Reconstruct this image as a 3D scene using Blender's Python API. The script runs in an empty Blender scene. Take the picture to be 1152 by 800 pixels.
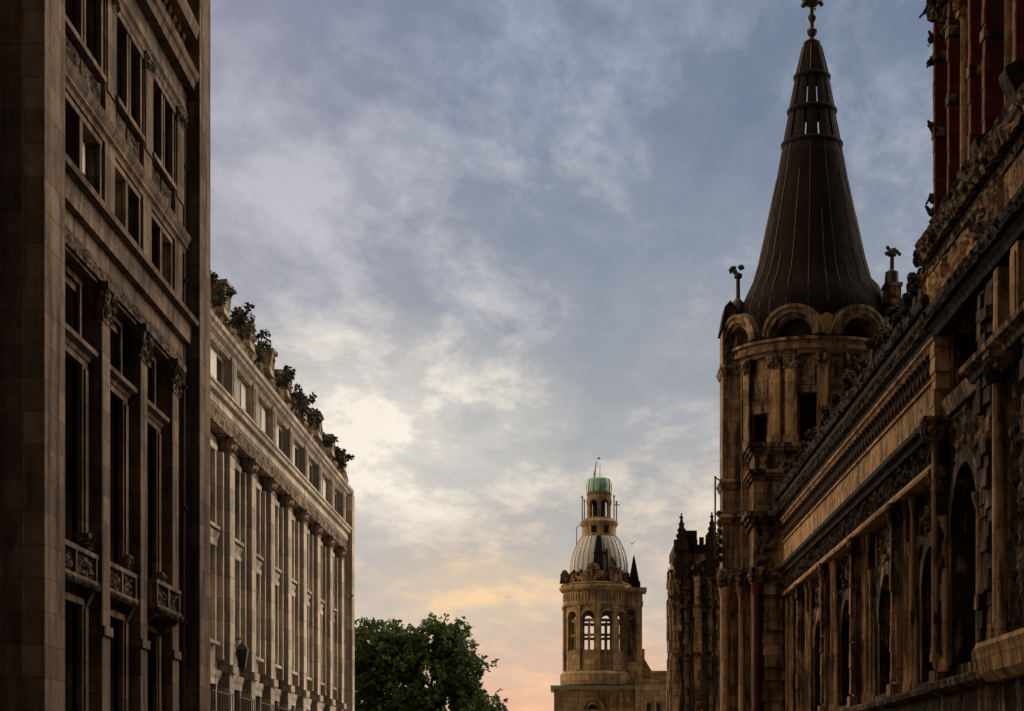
import bpy, bmesh, math, random
from mathutils import Vector, noise

random.seed(11)
R = math.radians
C = bpy.context.scene.collection
scene = bpy.context.scene

def lin(r, g, b):
    f = lambda c: (c/255/12.92) if c/255 <= .04045 else ((c/255+.055)/1.055)**2.4
    return (f(r), f(g), f(b), 1)

# ------------------------------------------------------------------ camera
cam_data = bpy.data.cameras.new('camera')
cam = bpy.data.objects.new('camera', cam_data); C.objects.link(cam)
cam.location = (0, 0, 1.7)
cam.rotation_euler = (R(90), 0, 0)
cam_data.lens = 70.0; cam_data.sensor_width = 36; cam_data.sensor_fit = 'HORIZONTAL'
cam_data.shift_x = -(635-576)/1152
cam_data.shift_y = (885-400)/1152
cam_data.clip_start = .5; cam_data.clip_end = 6000
scene.camera = cam

# ------------------------------------------------------------------ view, world, sun
scene.view_settings.view_transform = 'Standard'
scene.view_settings.look = 'None'
scene.view_settings.exposure = 0.0
scene.view_settings.gamma = 1
scene.render.engine = 'CYCLES'
scene.cycles.use_denoising = True
scene.cycles.max_bounces = 5
scene.cycles.diffuse_bounces = 3

SUN_EL, SUN_AZ = R(12), R(-24)      # low, ahead and to the left of the street axis, behind cloud

CLOUD_AT = (3.1, 1.7, 0)
RIGHT_SKY, LEFT_SKY, OVERHEAD_SKY = (4.7, 3.95, 3.1, 1), (2.7, 2.0, 1.32, 1), (.85, .72, .60, 1)  # made-up radiances for unseen sky, raised to light the facades
EAST_SKY, BACK_SKY = (.03, .033, .042, 1), (2.1, 1.62, 1.12, 1)
w = bpy.data.worlds.new('World'); scene.world = w; w.use_nodes = True
nt = w.node_tree; nt.nodes.clear(); L = nt.links.new
def N(t, **kw):
    n = nt.nodes.new(t)
    for k, v in kw.items(): setattr(n, k, v)
    return n
def M(op, a, b=None, c=None, clamp=False):
    n = N('ShaderNodeMath', operation=op, use_clamp=clamp)
    for i, x in enumerate((a, b, c)):
        if x is None: continue
        if isinstance(x, (int, float)): n.inputs[i].default_value = x
        else: L(x, n.inputs[i])
    return n.outputs[0]
def ramp(fac, stops, interp='EASE'):
    n = N('ShaderNodeValToRGB'); n.color_ramp.interpolation = interp
    e = n.color_ramp.elements
    while len(e) < len(stops): e.new(.5)
    for i, (p, c) in enumerate(stops):
        e[i].position = p; e[i].color = c if isinstance(c, tuple) else (c, c, c, 1)
    L(fac, n.inputs[0]); return n.outputs[0]
def mix(fac, a, b, mode='MIX'):
    n = N('ShaderNodeMix', data_type='RGBA', blend_type=mode)
    if isinstance(fac, (int, float)): n.inputs[0].default_value = fac
    else: L(fac, n.inputs[0])
    for i, x in ((6, a), (7, b)):
        if isinstance(x, tuple): n.inputs[i].default_value = x
        else: L(x, n.inputs[i])
    return n.outputs[2]
tc = N('ShaderNodeTexCoord')
sep = N('ShaderNodeSeparateXYZ'); L(tc.outputs['Generated'], sep.inputs[0])
X, Y, Z = sep.outputs
hor = M('SQRT', M('ADD', M('MULTIPLY', X, X), M('MULTIPLY', Y, Y)))
el = M('DIVIDE', Z, M('MAXIMUM', hor, .001))           # tangent of the elevation
az = M('ARCTAN2', X, Y)                                 # 0 straight down the street
# cloud deck: direction met with a high flat layer, so clouds flatten towards the horizon
den = M('ADD', M('MAXIMUM', Z, 0), .13)
cv = N('ShaderNodeCombineXYZ'); L(M('DIVIDE', X, den), cv.inputs[0]); L(M('DIVIDE', Y, den), cv.inputs[1])
mp = N('ShaderNodeMapping'); mp.inputs['Location'].default_value = CLOUD_AT; mp.inputs['Rotation'].default_value = (0, 0, R(-28))
mp.inputs['Scale'].default_value = (1.25, .62, 1); L(cv.outputs[0], mp.inputs[0])
def cloud_noise(scale, detail, rough, dist):
    n = N('ShaderNodeTexNoise'); n.inputs['Scale'].default_value = scale; n.inputs['Detail'].default_value = detail
    n.inputs['Roughness'].default_value = rough; n.inputs['Distortion'].default_value = dist; L(mp.outputs[0], n.inputs['Vector']); return n.outputs[0]
n1 = cloud_noise(2.1, 5, .5, .2); n2 = cloud_noise(6.0, 10, .62, .25); n3 = cloud_noise(17, 8, .65, .2)
cloud = M('ADD', M('ADD', M('MULTIPLY', n1, .42), M('MULTIPLY', n2, .40)), M('MULTIPLY', n3, .18))
cl = ramp(cloud, [(.40, 0.0), (.49, .14), (.54, .42), (.625, 1.0)], 'LINEAR')
e01 = M('DIVIDE', el, .45, clamp=True)                  # .395 is the top of the frame
eN = M('ADD', e01, M('MULTIPLY', M('SUBTRACT', n1, .5), .14))
dark = ramp(eN, [(0, lin(226,160,140)), (.08, lin(228,178,152)), (.20, lin(190,182,174)), (.36, lin(164,168,173)), (.52, lin(140,149,164)), (.74, lin(112,127,150)), (1, lin(98,114,142))], 'LINEAR')
light = ramp(eN, [(0, lin(252,178,145)), (.10, lin(252,196,156)), (.20, lin(246,212,176)), (.40, lin(228,218,208)), (.58, lin(200,199,205)), (.80, lin(172,179,194)), (1, lin(136,150,176))], 'LINEAR')
col = mix(cl, dark, light)
# bright break in the cloud before the hidden sun
def spot(a0, e0, ra, re):
    d = M('SQRT', M('ADD', M('POWER', M('DIVIDE', M('SUBTRACT', az, a0), ra), 2), M('POWER', M('DIVIDE', M('SUBTRACT', el, e0), re), 2)))
    return M('SUBTRACT', 1, M('MINIMUM', d, 1), clamp=True)
glow = M('MULTIPLY', spot(-.112, .178, .13, .065), M('ADD', M('MULTIPLY', cl, 1.5), .30), clamp=True)
col = mix(M('MULTIPLY', glow, 1.5, clamp=True), col, lin(255,246,228))
low = M('MULTIPLY', spot(-.040, .098, .065, .024), M('ADD', M('MULTIPLY', cl, 1.3), .30), clamp=True)
col = mix(M('MULTIPLY', low, .95, clamp=True), col, lin(253,212,160))
# the west is warmer and paler
left = ramp(M('MULTIPLY', az, -4.5), [(0.1, 0.0), (1, 1.0)], 'LINEAR')
col = mix(M('MULTIPLY', left, .34), col, lin(190,178,188))
# unseen sky: bright zones added to light the facades, a dark one behind right
azn = M('DIVIDE', az, math.pi)
rside = ramp(azn, [(.085, 0.0), (.22, 1.0)], 'LINEAR')
lside = ramp(M('MULTIPLY', azn, -1), [(.13, 0.0), (.28, 1.0)], 'LINEAR')
zen = ramp(Z, [(.42, 0.0), (.66, 1.0)], 'LINEAR')
col = mix(zen, col, OVERHEAD_SKY)
rside = M('MULTIPLY', rside, ramp(Z, [(.80, 1.0), (.96, 0.0)], 'LINEAR'))
col = mix(rside, col, RIGHT_SKY)
lside = M('MULTIPLY', lside, ramp(Z, [(.80, 1.0), (.96, 0.0)], 'LINEAR'))
col = mix(lside, col, LEFT_SKY)
back = M('MULTIPLY', ramp(M('ABSOLUTE', azn), [(.40, 0.0), (.52, 1.0)], 'LINEAR'), ramp(Z, [(.88, 1.0), (1.0, 0.0)], 'LINEAR'))
col = mix(back, col, EAST_SKY)
back2 = ramp(M('MULTIPLY', azn, -1), [(.46, 0.0), (.55, 1.0), (.70, 1.0), (.78, 0.0)], 'LINEAR')
col = mix(back2, col, BACK_SKY)
sky = N('ShaderNodeTexSky'); sky.sky_type = 'NISHITA'; sky.sun_disc = False
sky.sun_elevation = SUN_EL; sky.sun_rotation = SUN_AZ
bg1 = N('ShaderNodeBackground'); L(sky.outputs[0], bg1.inputs[0]); bg1.inputs[1].default_value = .08
bg2 = N('ShaderNodeBackground'); L(col, bg2.inputs[0]); bg2.inputs[1].default_value = 1.0
ms = N('ShaderNodeMixShader'); ms.inputs[0].default_value = .95
L(bg1.outputs[0], ms.inputs[1]); L(bg2.outputs[0], ms.inputs[2])
wo = N('ShaderNodeOutputWorld'); L(ms.outputs[0], wo.inputs[0])

sd = bpy.data.lights.new('sun', 'SUN'); sd.energy = .8; sd.angle = R(14); sd.color = (1, .74, .5)
sun = bpy.data.objects.new('sun', sd); C.objects.link(sun)
sv = Vector((math.sin(SUN_AZ)*math.cos(SUN_EL), math.cos(SUN_AZ)*math.cos(SUN_EL), math.sin(SUN_EL)))
sun.rotation_euler = (-sv).to_track_quat('-Z', 'Y').to_euler()

# ------------------------------------------------------------------ materials
def new_mat(name):
    global nt, L
    m = bpy.data.materials.new(name); m.use_nodes = True
    nt = m.node_tree; nt.nodes.clear(); L = nt.links.new
    o = N('ShaderNodeOutputMaterial'); b = N('ShaderNodeBsdfPrincipled'); L(b.outputs[0], o.inputs[0])
    return m, b
def wall_uv():
    """coordinates that run along a vertical face whichever way it looks: (along, up, 0)"""
    t = N('ShaderNodeTexCoord'); g = N('ShaderNodeNewGeometry')
    s = N('ShaderNodeSeparateXYZ'); L(t.outputs['Object'], s.inputs[0])
    q = N('ShaderNodeSeparateXYZ'); L(g.outputs['True Normal'], q.inputs[0])
    k = M('GREATER_THAN', M('ABSOLUTE', q.outputs[0]), .7)
    a = M('ADD', M('MULTIPLY', s.outputs[1], k), M('MULTIPLY', s.outputs[0], M('SUBTRACT', 1, k)))
    c = N('ShaderNodeCombineXYZ'); L(a, c.inputs[0]); L(s.outputs[2], c.inputs[1])
    return t.outputs['Object'], c.outputs[0]
def noise_tex(vec, scale, detail=6, rough=.6, dist=0, sc=None):
    if sc:
        mpn = N('ShaderNodeMapping'); mpn.inputs['Scale'].default_value = sc; L(vec, mpn.inputs[0]); vec = mpn.outputs[0]
    n = N('ShaderNodeTexNoise'); L(vec, n.inputs['Vector'])
    n.inputs['Scale'].default_value = scale; n.inputs['Detail'].default_value = detail
    n.inputs['Roughness'].default_value = rough; n.inputs['Distortion'].default_value = dist
    return n.outputs[0]
def stone(name, base, tint, block=None, soot=.0, soot_lo=.45, soot_hi=.62, soot_scale=1.1, soot_col=(.018,.014,.011,1), bump=.5, joint=.45, crumble=0, rough=.9, mort=.012):
    m, b = new_mat(name)
    obj, uv = wall_uv()
    big = noise_tex(obj, .5, 5, .6, .4)
    mid = noise_tex(obj, 2.6, 8, .65)
    fine = noise_tex(obj, 14, 6, .7)
    col = mix(ramp(big, [(.3, 0.0), (.7, 1.0)], 'LINEAR'), base, tint)
    col = mix(.75, col, ramp(mid, [(.25, .55), (.5, 1.0), (.75, 1.35)], 'LINEAR'), 'MULTIPLY')
    col = mix(.5, col, ramp(fine, [(.3, .6), (.7, 1.3)], 'LINEAR'), 'MULTIPLY')
    h = M('ADD', M('MULTIPLY', fine, .5), M('MULTIPLY', mid, .9))
    if block:
        br = N('ShaderNodeTexBrick'); L(uv, br.inputs['Vector'])
        br.inputs['Scale'].default_value = 1; br.inputs['Brick Width'].default_value = block[0]; br.inputs['Row Height'].default_value = block[1]
        br.inputs['Mortar Size'].default_value = mort; br.inputs['Mortar Smooth'].default_value = .3; br.inputs['Bias'].default_value = 0
        br.inputs['Color1'].default_value = (.62,.62,.64,1); br.inputs['Color2'].default_value = (1.3,1.26,1.2,1); br.inputs['Mortar'].default_value = (joint,joint,joint,1)
        col = mix(.85, col, br.outputs['Color'], 'MULTIPLY')
        h = M('SUBTRACT', h, M('MULTIPLY', br.outputs['Fac'], .9))
    streak = noise_tex(obj, 1.0, 6, .65, .2, (3.2, 3.2, .22))
    col = mix(.65, col, ramp(streak, [(.32, .45), (.55, 1.05), (.75, 1.2)], 'LINEAR'), 'MULTIPLY')
    if soot:
        s = noise_tex(obj, soot_scale, 10, .7, .6, (1, 1, .45))
        s2 = M('ADD', M('MULTIPLY', s, .55), M('MULTIPLY', streak, .45))
        k = M('MULTIPLY', ramp(s2, [(soot_lo, 1.0), (soot_hi, 0.0)], 'LINEAR'), soot)
        col = mix(k, col, soot_col)
    if crumble:
        vo = N('ShaderNodeTexVoronoi'); L(obj, vo.inputs['Vector']); vo.inputs['Scale'].default_value = 5
        h = M('ADD', h, M('MULTIPLY', vo.outputs['Distance'], crumble))
    L(col, b.inputs['Base Color']); b.inputs['Roughness'].default_value = rough
    b.inputs['Specular IOR Level'].default_value = .12
    bu = N('ShaderNodeBump'); bu.inputs['Strength'].default_value = bump; bu.inputs['Distance'].default_value = .06
    L(h, bu.inputs['Height']); L(bu.outputs[0], b.inputs['Normal'])
    return m
def plain(name, c1, c2, scale=3, rough=.6, bump=.15, metal=0, sc=None, spec=.4):
    m, b = new_mat(name)
    t = N('ShaderNodeTexCoord').outputs['Object']
    n = noise_tex(t, scale, 7, .65, .3, sc)
    L(mix(ramp(n, [(.3, 0.0), (.7, 1.0)], 'LINEAR'), c1, c2), b.inputs['Base Color'])
    b.inputs['Roughness'].default_value = rough; b.inputs['Metallic'].default_value = metal
    b.inputs['Specular IOR Level'].default_value = spec
    bu = N('ShaderNodeBump'); bu.inputs['Strength'].default_value = bump; bu.inputs['Distance'].default_value = .03
    L(n, bu.inputs['Height']); L(bu.outputs[0], b.inputs['Normal'])
    return m
def glass_mat(name, tint=(.02,.022,.025,1), rough=.06):
    m, b = new_mat(name)
    t = N('ShaderNodeTexCoord').outputs['Object']
    n = noise_tex(t, 1.4, 3, .5)
    b.inputs['Base Color'].default_value = tint; b.inputs['Roughness'].default_value = rough
    b.inputs['IOR'].default_value = 1.52
    bu = N('ShaderNodeBump'); bu.inputs['Strength'].default_value = .05; bu.inputs['Distance'].default_value = .05
    L(n, bu.inputs['Height']); L(bu.outputs[0], b.inputs['Normal'])
    return m

MAT = {}
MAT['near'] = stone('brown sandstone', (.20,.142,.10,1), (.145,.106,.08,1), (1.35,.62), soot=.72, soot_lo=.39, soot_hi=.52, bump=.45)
MAT['near_dark'] = stone('grimy shade darkened sandstone', (.13,.095,.066,1), (.09,.068,.05,1), (1.1,.62), soot=.6, soot_lo=.4, soot_hi=.54, bump=.35)  # near stone darkened so the camera-facing side wall looks shaded
MAT['turret'] = stone('weathered brown sandstone', (.34,.225,.13,1), (.25,.165,.10,1), (.8,.42), soot=.9, soot_lo=.42, soot_hi=.54, soot_scale=1.5, bump=.8, crumble=.4)
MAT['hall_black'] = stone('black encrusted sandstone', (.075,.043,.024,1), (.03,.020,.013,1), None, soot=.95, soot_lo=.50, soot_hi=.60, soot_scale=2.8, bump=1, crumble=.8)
MAT['near_carved'] = stone('carved brown sandstone', (.18,.13,.095,1), (.12,.09,.07,1), None, soot=.88, soot_lo=.42, soot_hi=.56, soot_scale=2.2, bump=.8)
MAT['pale'] = stone('pale weathered limestone', (.62,.535,.435,1), (.52,.445,.36,1), (1.1,.68), soot=.3, soot_lo=.34, soot_hi=.48, bump=.35)
MAT['pale_carved'] = stone('carved pale limestone', (.42,.33,.235,1), (.30,.23,.165,1), None, soot=.8, soot_lo=.42, soot_hi=.56, soot_scale=2.6, bump=.8)
MAT['hall'] = stone('sooty orange sandstone', (.42,.24,.115,1), (.31,.18,.09,1), (.85,.42), soot=.97, soot_lo=.515, soot_hi=.585, soot_scale=1.5, bump=.9, crumble=.6)
MAT['hall_clean'] = stone('orange sandstone', (.52,.32,.165,1), (.42,.26,.135,1), (1.6,.8), soot=.75, soot_lo=.40, soot_hi=.52, soot_scale=2.2, bump=.9, joint=.6)
MAT['hall_carved'] = stone('carved sooty sandstone', (.32,.20,.115,1), (.22,.14,.085,1), None, soot=.97, soot_lo=.47, soot_hi=.55, soot_scale=2.4, bump=1, crumble=.8)
MAT['shaft'] = stone('orange stone shaft', (.46,.28,.145,1), (.35,.215,.115,1), (2, .9), soot=.88, soot_lo=.43, soot_hi=.54, soot_scale=1.9, bump=.6)
MAT['tower'] = stone('golden sandstone', (.46,.31,.165,1), (.37,.25,.135,1), (1.2,.6), soot=.65, soot_lo=.36, soot_hi=.50, soot_scale=.6, bump=.6)
MAT['brick'] = stone('dark red brick', (.13,.026,.018,1), (.085,.02,.015,1), (.46,.15), soot=.7, soot_lo=.36, soot_hi=.52, bump=.4, mort=.01)
MAT['quoin'] = stone('red brick edging', (.27,.09,.05,1), (.2,.065,.04,1), (.3,.3), soot=.5, bump=.6)
MAT['red_marble'] = stone('red marble', (.13,.028,.026,1), (.09,.02,.02,1), None, soot=.6, soot_lo=.42, soot_hi=.56, soot_scale=2.5, bump=.3, rough=.5)
MAT['slate'] = stone('brown slate', (.020,.010,.007,1), (.011,.007,.006,1), (.34,.24), soot=.75, soot_lo=.42, soot_hi=.6, bump=1, rough=.85, mort=.014)
MAT['lead'] = plain('lead', (.03,.023,.019,1), (.065,.053,.045,1), 2, .55)
MAT['dome'] = plain('grey lead sheet', (.36,.35,.33,1), (.62,.60,.57,1), 1.2, .5, sc=(1,1,.35))
MAT['copper'] = plain('green copper', (.03,.20,.11,1), (.55,.74,.62,1), 2.4, .5, sc=(2.2,2.2,.35))
MAT['iron'] = plain('black iron', (.015,.014,.014,1), (.035,.03,.027,1), 6, .5)
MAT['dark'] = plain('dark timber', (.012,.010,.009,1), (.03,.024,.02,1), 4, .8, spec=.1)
MAT['glass'] = glass_mat('window glass')
MAT['paint'] = plain('off white paint', (.60,.57,.52,1), (.74,.71,.66,1), 3, .5)
MAT['sky_reflection'] = plain('cream blind', (.74,.69,.60,1), (.84,.80,.73,1), 2, .8, sc=(1,1,.1))  # pale panel colour imitating bright sky reflected in window panes
MAT['roof'] = plain('grey roof', (.06,.058,.055,1), (.10,.095,.09,1), 2, .8)
def leaf_mat(name, c1, c2):
    m, b = new_mat(name)
    t = N('ShaderNodeTexCoord').outputs['Object']; n = noise_tex(t, .9, 4, .6); f = noise_tex(t, 9, 2, .5)
    col = mix(ramp(M('ADD', M('MULTIPLY', n, .6), M('MULTIPLY', f, .4)), [(.38, 0.0), (.62, 1.0)], 'LINEAR'), c1, c2)
    L(col, b.inputs['Base Color']); b.inputs['Roughness'].default_value = .55; b.inputs['Specular IOR Level'].default_value = .3
    tr = N('ShaderNodeBsdfTranslucent'); L(col, tr.inputs[0]); mx = N('ShaderNodeMixShader'); mx.inputs[0].default_value = .35
    o = [q for q in nt.nodes if q.type == 'OUTPUT_MATERIAL'][0]
    L(b.outputs[0], mx.inputs[1]); L(tr.outputs[0], mx.inputs[2]); L(mx.outputs[0], o.inputs[0])
    return m
MAT['leaf'] = leaf_mat('dark green leaves', (.022,.05,.015,1), (.11,.165,.04,1))
MAT['bush'] = plain('dull green leaves', (.025,.030,.014,1), (.05,.055,.026,1), 3, .7, 0, spec=.2)
MAT['bark'] = plain('bark', (.05,.04,.03,1), (.09,.07,.055,1), 5, .9, .8, sc=(1,1,.2))
MAT['asphalt'] = plain('asphalt', (.04,.04,.042,1), (.06,.058,.056,1), 8, .85)
MAT['paving'] = stone('paving', (.28,.26,.23,1), (.22,.20,.18,1), None, soot=.2, bump=.3)
MAT['ground'] = plain('ground', (.06,.07,.04,1), (.10,.09,.06,1), .1, .95)
MAT['line'] = plain('road paint', (.70,.69,.64,1), (.8,.8,.78,1), 9, .7)
MAT['gilt'] = plain('gilded metal', (.35,.20,.05,1), (.5,.32,.10,1), 4, .4, metal=.6)
MAT['feather'] = plain('dark feathers', (.02,.02,.022,1), (.06,.06,.065,1), 9, .8)

# ------------------------------------------------------------------ mesh builder
LEFT = lambda u, v, z: (v, u, z)       # u along the street, v out into the street, z up; building stands left
RIGHT = lambda u, v, z: (-v, u, z)     # building stands right
FRONT = lambda u, v, z: (u, -v, z)     # u to the right, v towards the viewer
def ROUND(rad):                        # u arc length round a drum (0 faces the viewer), v out from its surface
    return lambda u, v, z: ((rad+v)*math.sin(u/rad), -(rad+v)*math.cos(u/rad), z)

class MB:
    def __init__(s, f=FRONT): s.v = []; s.f = []; s.map = f
    def add(s, vs, fs):
        k = len(s.v); s.v += [s.map(*p) for p in vs]; s.f += [tuple(i+k for i in q) for q in fs]; return s
    def loft(s, rings, closed=True, caps=True):
        n = len(rings[0]); vs = [p for r in rings for p in r]; fs = []
        for i in range(len(rings)-1):
            for j in range(n if closed else n-1):
                fs.append((i*n+j, i*n+(j+1) % n, (i+1)*n+(j+1) % n, (i+1)*n+j))
        if caps: fs += [tuple(range(n))[::-1], tuple((len(rings)-1)*n+j for j in range(n))]
        return s.add(vs, fs)
    def jitter(s, amp, scale=2.0, seed=0):
        o = Vector((seed*3.7, seed*1.9, seed*.7))
        for i, p in enumerate(s.v):
            q = noise.noise_vector(Vector(p)*scale+o)+noise.noise_vector(Vector(p)*scale*3.1-o)*.6
            s.v[i] = (p[0]+q.x*amp, p[1]+q.y*amp, p[2]+q.z*amp)
        return s
    def box(s, u0, u1, v0, v1, z0, z1, n=1):
        return s.prism([(v0, z0), (v1, z0), (v1, z1), (v0, z1)], u0, u1, n)
    def prism(s, prof, u0, u1, n=1):
        return s.loft([[(u0+(u1-u0)*i/n, v, z) for v, z in prof] for i in range(n+1)])
    def poly(s, pts, v0, v1):          # outline in (u, z) given a thickness
        return s.loft([[(u, v0, z) for u, z in pts], [(u, v1, z) for u, z in pts]])
    def frustum(s, c, z0, z1, a0, a1, b0=None, b1=None):   # square tapered block about (u, v)
        b0 = a0 if b0 is None else b0; b1 = a1 if b1 is None else b1
        q = lambda a, b, z: [(c[0]-a, c[1]-b, z), (c[0]+a, c[1]-b, z), (c[0]+a, c[1]+b, z), (c[0]-a, c[1]+b, z)]
        return s.loft([q(a0, b0, z0), q(a1, b1, z1)])
    def lathe(s, c, prof, n=16, ph=0):
        return s.loft([[(c[0]+r*math.cos(ph+2*math.pi*j/n), c[1]+r*math.sin(ph+2*math.pi*j/n), z) for j in range(n)] for r, z in prof])
    def tube(s, pts, r, n=6):
        rings = []
        for i, p in enumerate(pts):
            p = Vector(p); a = Vector(pts[max(i-1, 0)]); b = Vector(pts[min(i+1, len(pts)-1)])
            d = (b-a).normalized(); x = d.orthogonal().normalized(); y = d.cross(x)
            rr = r[i] if isinstance(r, (list, tuple)) else r
            rings.append([tuple(p+x*rr*math.cos(2*math.pi*j/n)+y*rr*math.sin(2*math.pi*j/n)) for j in range(n)])
        return s.loft(rings)
    def arch_ring(s, uc, r0, r1, zs, v0, v1, n=14):
        rings = []
        for i in range(n+1):
            a = math.pi*i/n; c, q = -math.cos(a), math.sin(a)
            rings.append([(uc+c*r0, v0, zs+q*r0), (uc+c*r0, v1, zs+q*r0), (uc+c*r1, v1, zs+q*r1), (uc+c*r1, v0, zs+q*r1)])
        return s.loft(rings)
    def arch_fill(s, uc, r, zs, zt, v0, v1, n=12):
        rings = []
        for i in range(n+1):
            a = math.pi*i/n; u = uc-math.cos(a)*r; z = zs+math.sin(a)*r
            rings.append([(u, v0, z), (u, v1, z), (u, v1, zt), (u, v0, zt)])
        return s.loft(rings)
    def half_disc(s, uc, r, zs, v0, v1, n=12):
        return s.poly([(uc-math.cos(math.pi*i/n)*r, zs+math.sin(math.pi*i/n)*r) for i in range(n+1)], v0, v1)
    def wall(s, u0, u1, z0, z1, v0, v1, holes=(), n_sub=None):
        us = sorted({u0, u1, *[h[0] for h in holes], *[h[1] for h in holes]} | (set(u0+(u1-u0)*i/n_sub for i in range(n_sub)) if n_sub else set()))
        zs = sorted({z0, z1, *[h[2] for h in holes], *[h[3] for h in holes]})
        us = [u for u in us if u0-1e-6 <= u <= u1+1e-6]; zs = [z for z in zs if z0-1e-6 <= z <= z1+1e-6]
        full = lambda i, j: 0 <= i < len(us)-1 and 0 <= j < len(zs)-1 and not any(h[0] < (us[i]+us[i+1])/2 < h[1] and h[2] < (zs[j]+zs[j+1])/2 < h[3] for h in holes)
        for i in range(len(us)-1):
            for j in range(len(zs)-1):
                if not full(i, j): continue
                a, b, c, d = us[i], us[i+1], zs[j], zs[j+1]
                P = [(a,v0,c),(b,v0,c),(b,v0,d),(a,v0,d),(a,v1,c),(b,v1,c),(b,v1,d),(a,v1,d)]
                F = [(0,3,2,1),(4,5,6,7)]
                if not full(i-1, j): F.append((0,4,7,3))
                if not full(i+1, j): F.append((1,2,6,5))
                if not full(i, j-1): F.append((0,1,5,4))
                if not full(i, j+1): F.append((3,7,6,2))
                s.add(P, F)
        return s
    def relief(s, u0, u1, z0, z1, v, amp, scale=3, res=.1, seed=0, sharp=1.0, back=.1):
        nu = max(2, int((u1-u0)/res)); nz = max(2, int((z1-z0)/res)); vs = []; fs = []
        for i in range(nu+1):
            for j in range(nz+1):
                u = u0+(u1-u0)*i/nu; z = z0+(z1-z0)*j/nz
                q = noise.noise(Vector((u*scale, seed*7.3, z*scale)))*.7+noise.noise(Vector((u*scale*2.3, seed*3.1+5, z*scale*2.3)))*.5
                e = min(1, min(i, nu-i)/1.5+.25)*min(1, min(j, nz-j)/1.5+.25)
                vs.append((u, v+amp*e*max(-1, min(1, q*1.6*sharp)), z))
        for i in range(nu):
            for j in range(nz):
                a = i*(nz+1)+j; fs.append((a, a+nz+1, a+nz+2, a+1))
        # closed sides and back so that the piece is solid
        k = len(vs); vb = v-back-amp
        vs += [(u0, vb, z0), (u1, vb, z0), (u1, vb, z1), (u0, vb, z1)]
        bot = [i*(nz+1) for i in range(nu+1)]; top = [i*(nz+1)+nz for i in range(nu+1)]
        l = list(range(nz+1)); r = [nu*(nz+1)+j for j in range(nz+1)]
        fs += [tuple(bot)+(k+1, k), tuple(top[::-1])+(k+3, k+2), tuple(l[::-1])+(k, k+3), tuple(r)+(k+2, k+1), (k, k+1, k+2, k+3)]
        return s.add(vs, fs)
    def blob(s, c, r, rs=None):
        rs = rs or random
        n, m = 6, 4; vs = [(c[0], c[1], c[2]-r[2])]; fs = []
        for i in range(1, m):
            t = math.pi*i/m
            for j in range(n):
                k = rs.uniform(.75, 1.2); a = 2*math.pi*j/n+i*.5
                vs.append((c[0]+r[0]*k*math.sin(t)*math.cos(a), c[1]+r[1]*k*math.sin(t)*math.sin(a), c[2]-r[2]*math.cos(t)))
        vs.append((c[0], c[1], c[2]+r[2])); e = len(vs)-1
        for j in range(n):
            fs.append((0, 1+(j+1) % n, 1+j)); fs.append((e, e-n+j, e-n+(j+1) % n))
            for i in range(m-2): fs.append((1+i*n+j, 1+i*n+(j+1) % n, 1+(i+1)*n+(j+1) % n, 1+(i+1)*n+j))
        return s.add(vs, fs)
    def capital(s, u0, u1, v0, v1, z0, z1, flare=.14, seed=1, n=26):
        rs = random.Random(seed); a = (u1-u0)/2; b = (v1-v0)/2; c = ((u0+u1)/2, (v0+v1)/2); h = z1-z0
        s.frustum(c, z0, z0+h*.8, a*1.0, a+flare*.7, b*1.0, b+flare*.7)
        s.box(c[0]-a-flare, c[0]+a+flare, c[1]-b-flare, c[1]+b+flare, z0+h*.8, z1)
        s.box(c[0]-a-.03, c[0]+a+.03, c[1]-b-.03, c[1]+b+.03, z0-.06, z0+.02)
        for i in range(n):
            t = rs.random(); k = rs.choice((0, 0, 1, 2)); q = flare*.7*t
            if k == 0: p = (rs.uniform(u0-q, u1+q), v1+q)
            elif k == 1: p = (u0-q, rs.uniform(v0, v1+q))
            else: p = (u1+q, rs.uniform(v0, v1+q))
            s.blob((p[0], p[1], z0+h*.78*t), (rs.uniform(.05, .1), rs.uniform(.05, .1), rs.uniform(.06, .13)), rs)
        return s
    def build(s, name, mat, parent=None, smooth=False, bevel=0):
        me = bpy.data.meshes.new(name); me.from_pydata(s.v, [], s.f); me.update()
        bm = bmesh.new(); bm.from_mesh(me); bmesh.ops.recalc_face_normals(bm, faces=bm.faces); bm.to_mesh(me); bm.free()
        me.materials.append(MAT[mat] if isinstance(mat, str) else mat)
        o = bpy.data.objects.new(name, me); C.objects.link(o)
        if parent: o.parent = parent
        if smooth:
            me.polygons.foreach_set('use_smooth', [True]*len(me.polygons))
            me.set_sharp_from_angle(angle=R(40))
        if bevel:
            b = o.modifiers.new('bevel', 'BEVEL'); b.width = bevel; b.segments = 2; b.limit_method = 'ANGLE'; b.angle_limit = R(50)
        return o

def tag(o, label=None, cat=None, group=None, kind=None):
    if label: o['label'] = label
    if cat: o['category'] = cat
    if group: o['group'] = group
    if kind: o['kind'] = kind
    return o
def thing(name, loc, label, cat, group=None, rz=0):
    o = bpy.data.objects.new(name, None); C.objects.link(o); o.location = loc; o.rotation_euler = (0, 0, rz)
    o.empty_display_size = .5
    return tag(o, label, cat, group)
KIDS = {}
def kids(o): return [c for c in bpy.data.objects if c.parent == o]
def copy_tree(o, parent=None, loc=None):
    c = o.copy(); C.objects.link(c); c.parent = parent
    if loc is not None: c.location = loc
    for ch in kids(o): copy_tree(ch, c)
    return c
def rep(o, offs, axis=1):
    """copies of part o shifted along the facade by each offset (its own place is offset 0)"""
    for d in offs:
        l = [0, 0, 0]; l[axis] = d
        copy_tree(o, o.parent, l)

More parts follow.
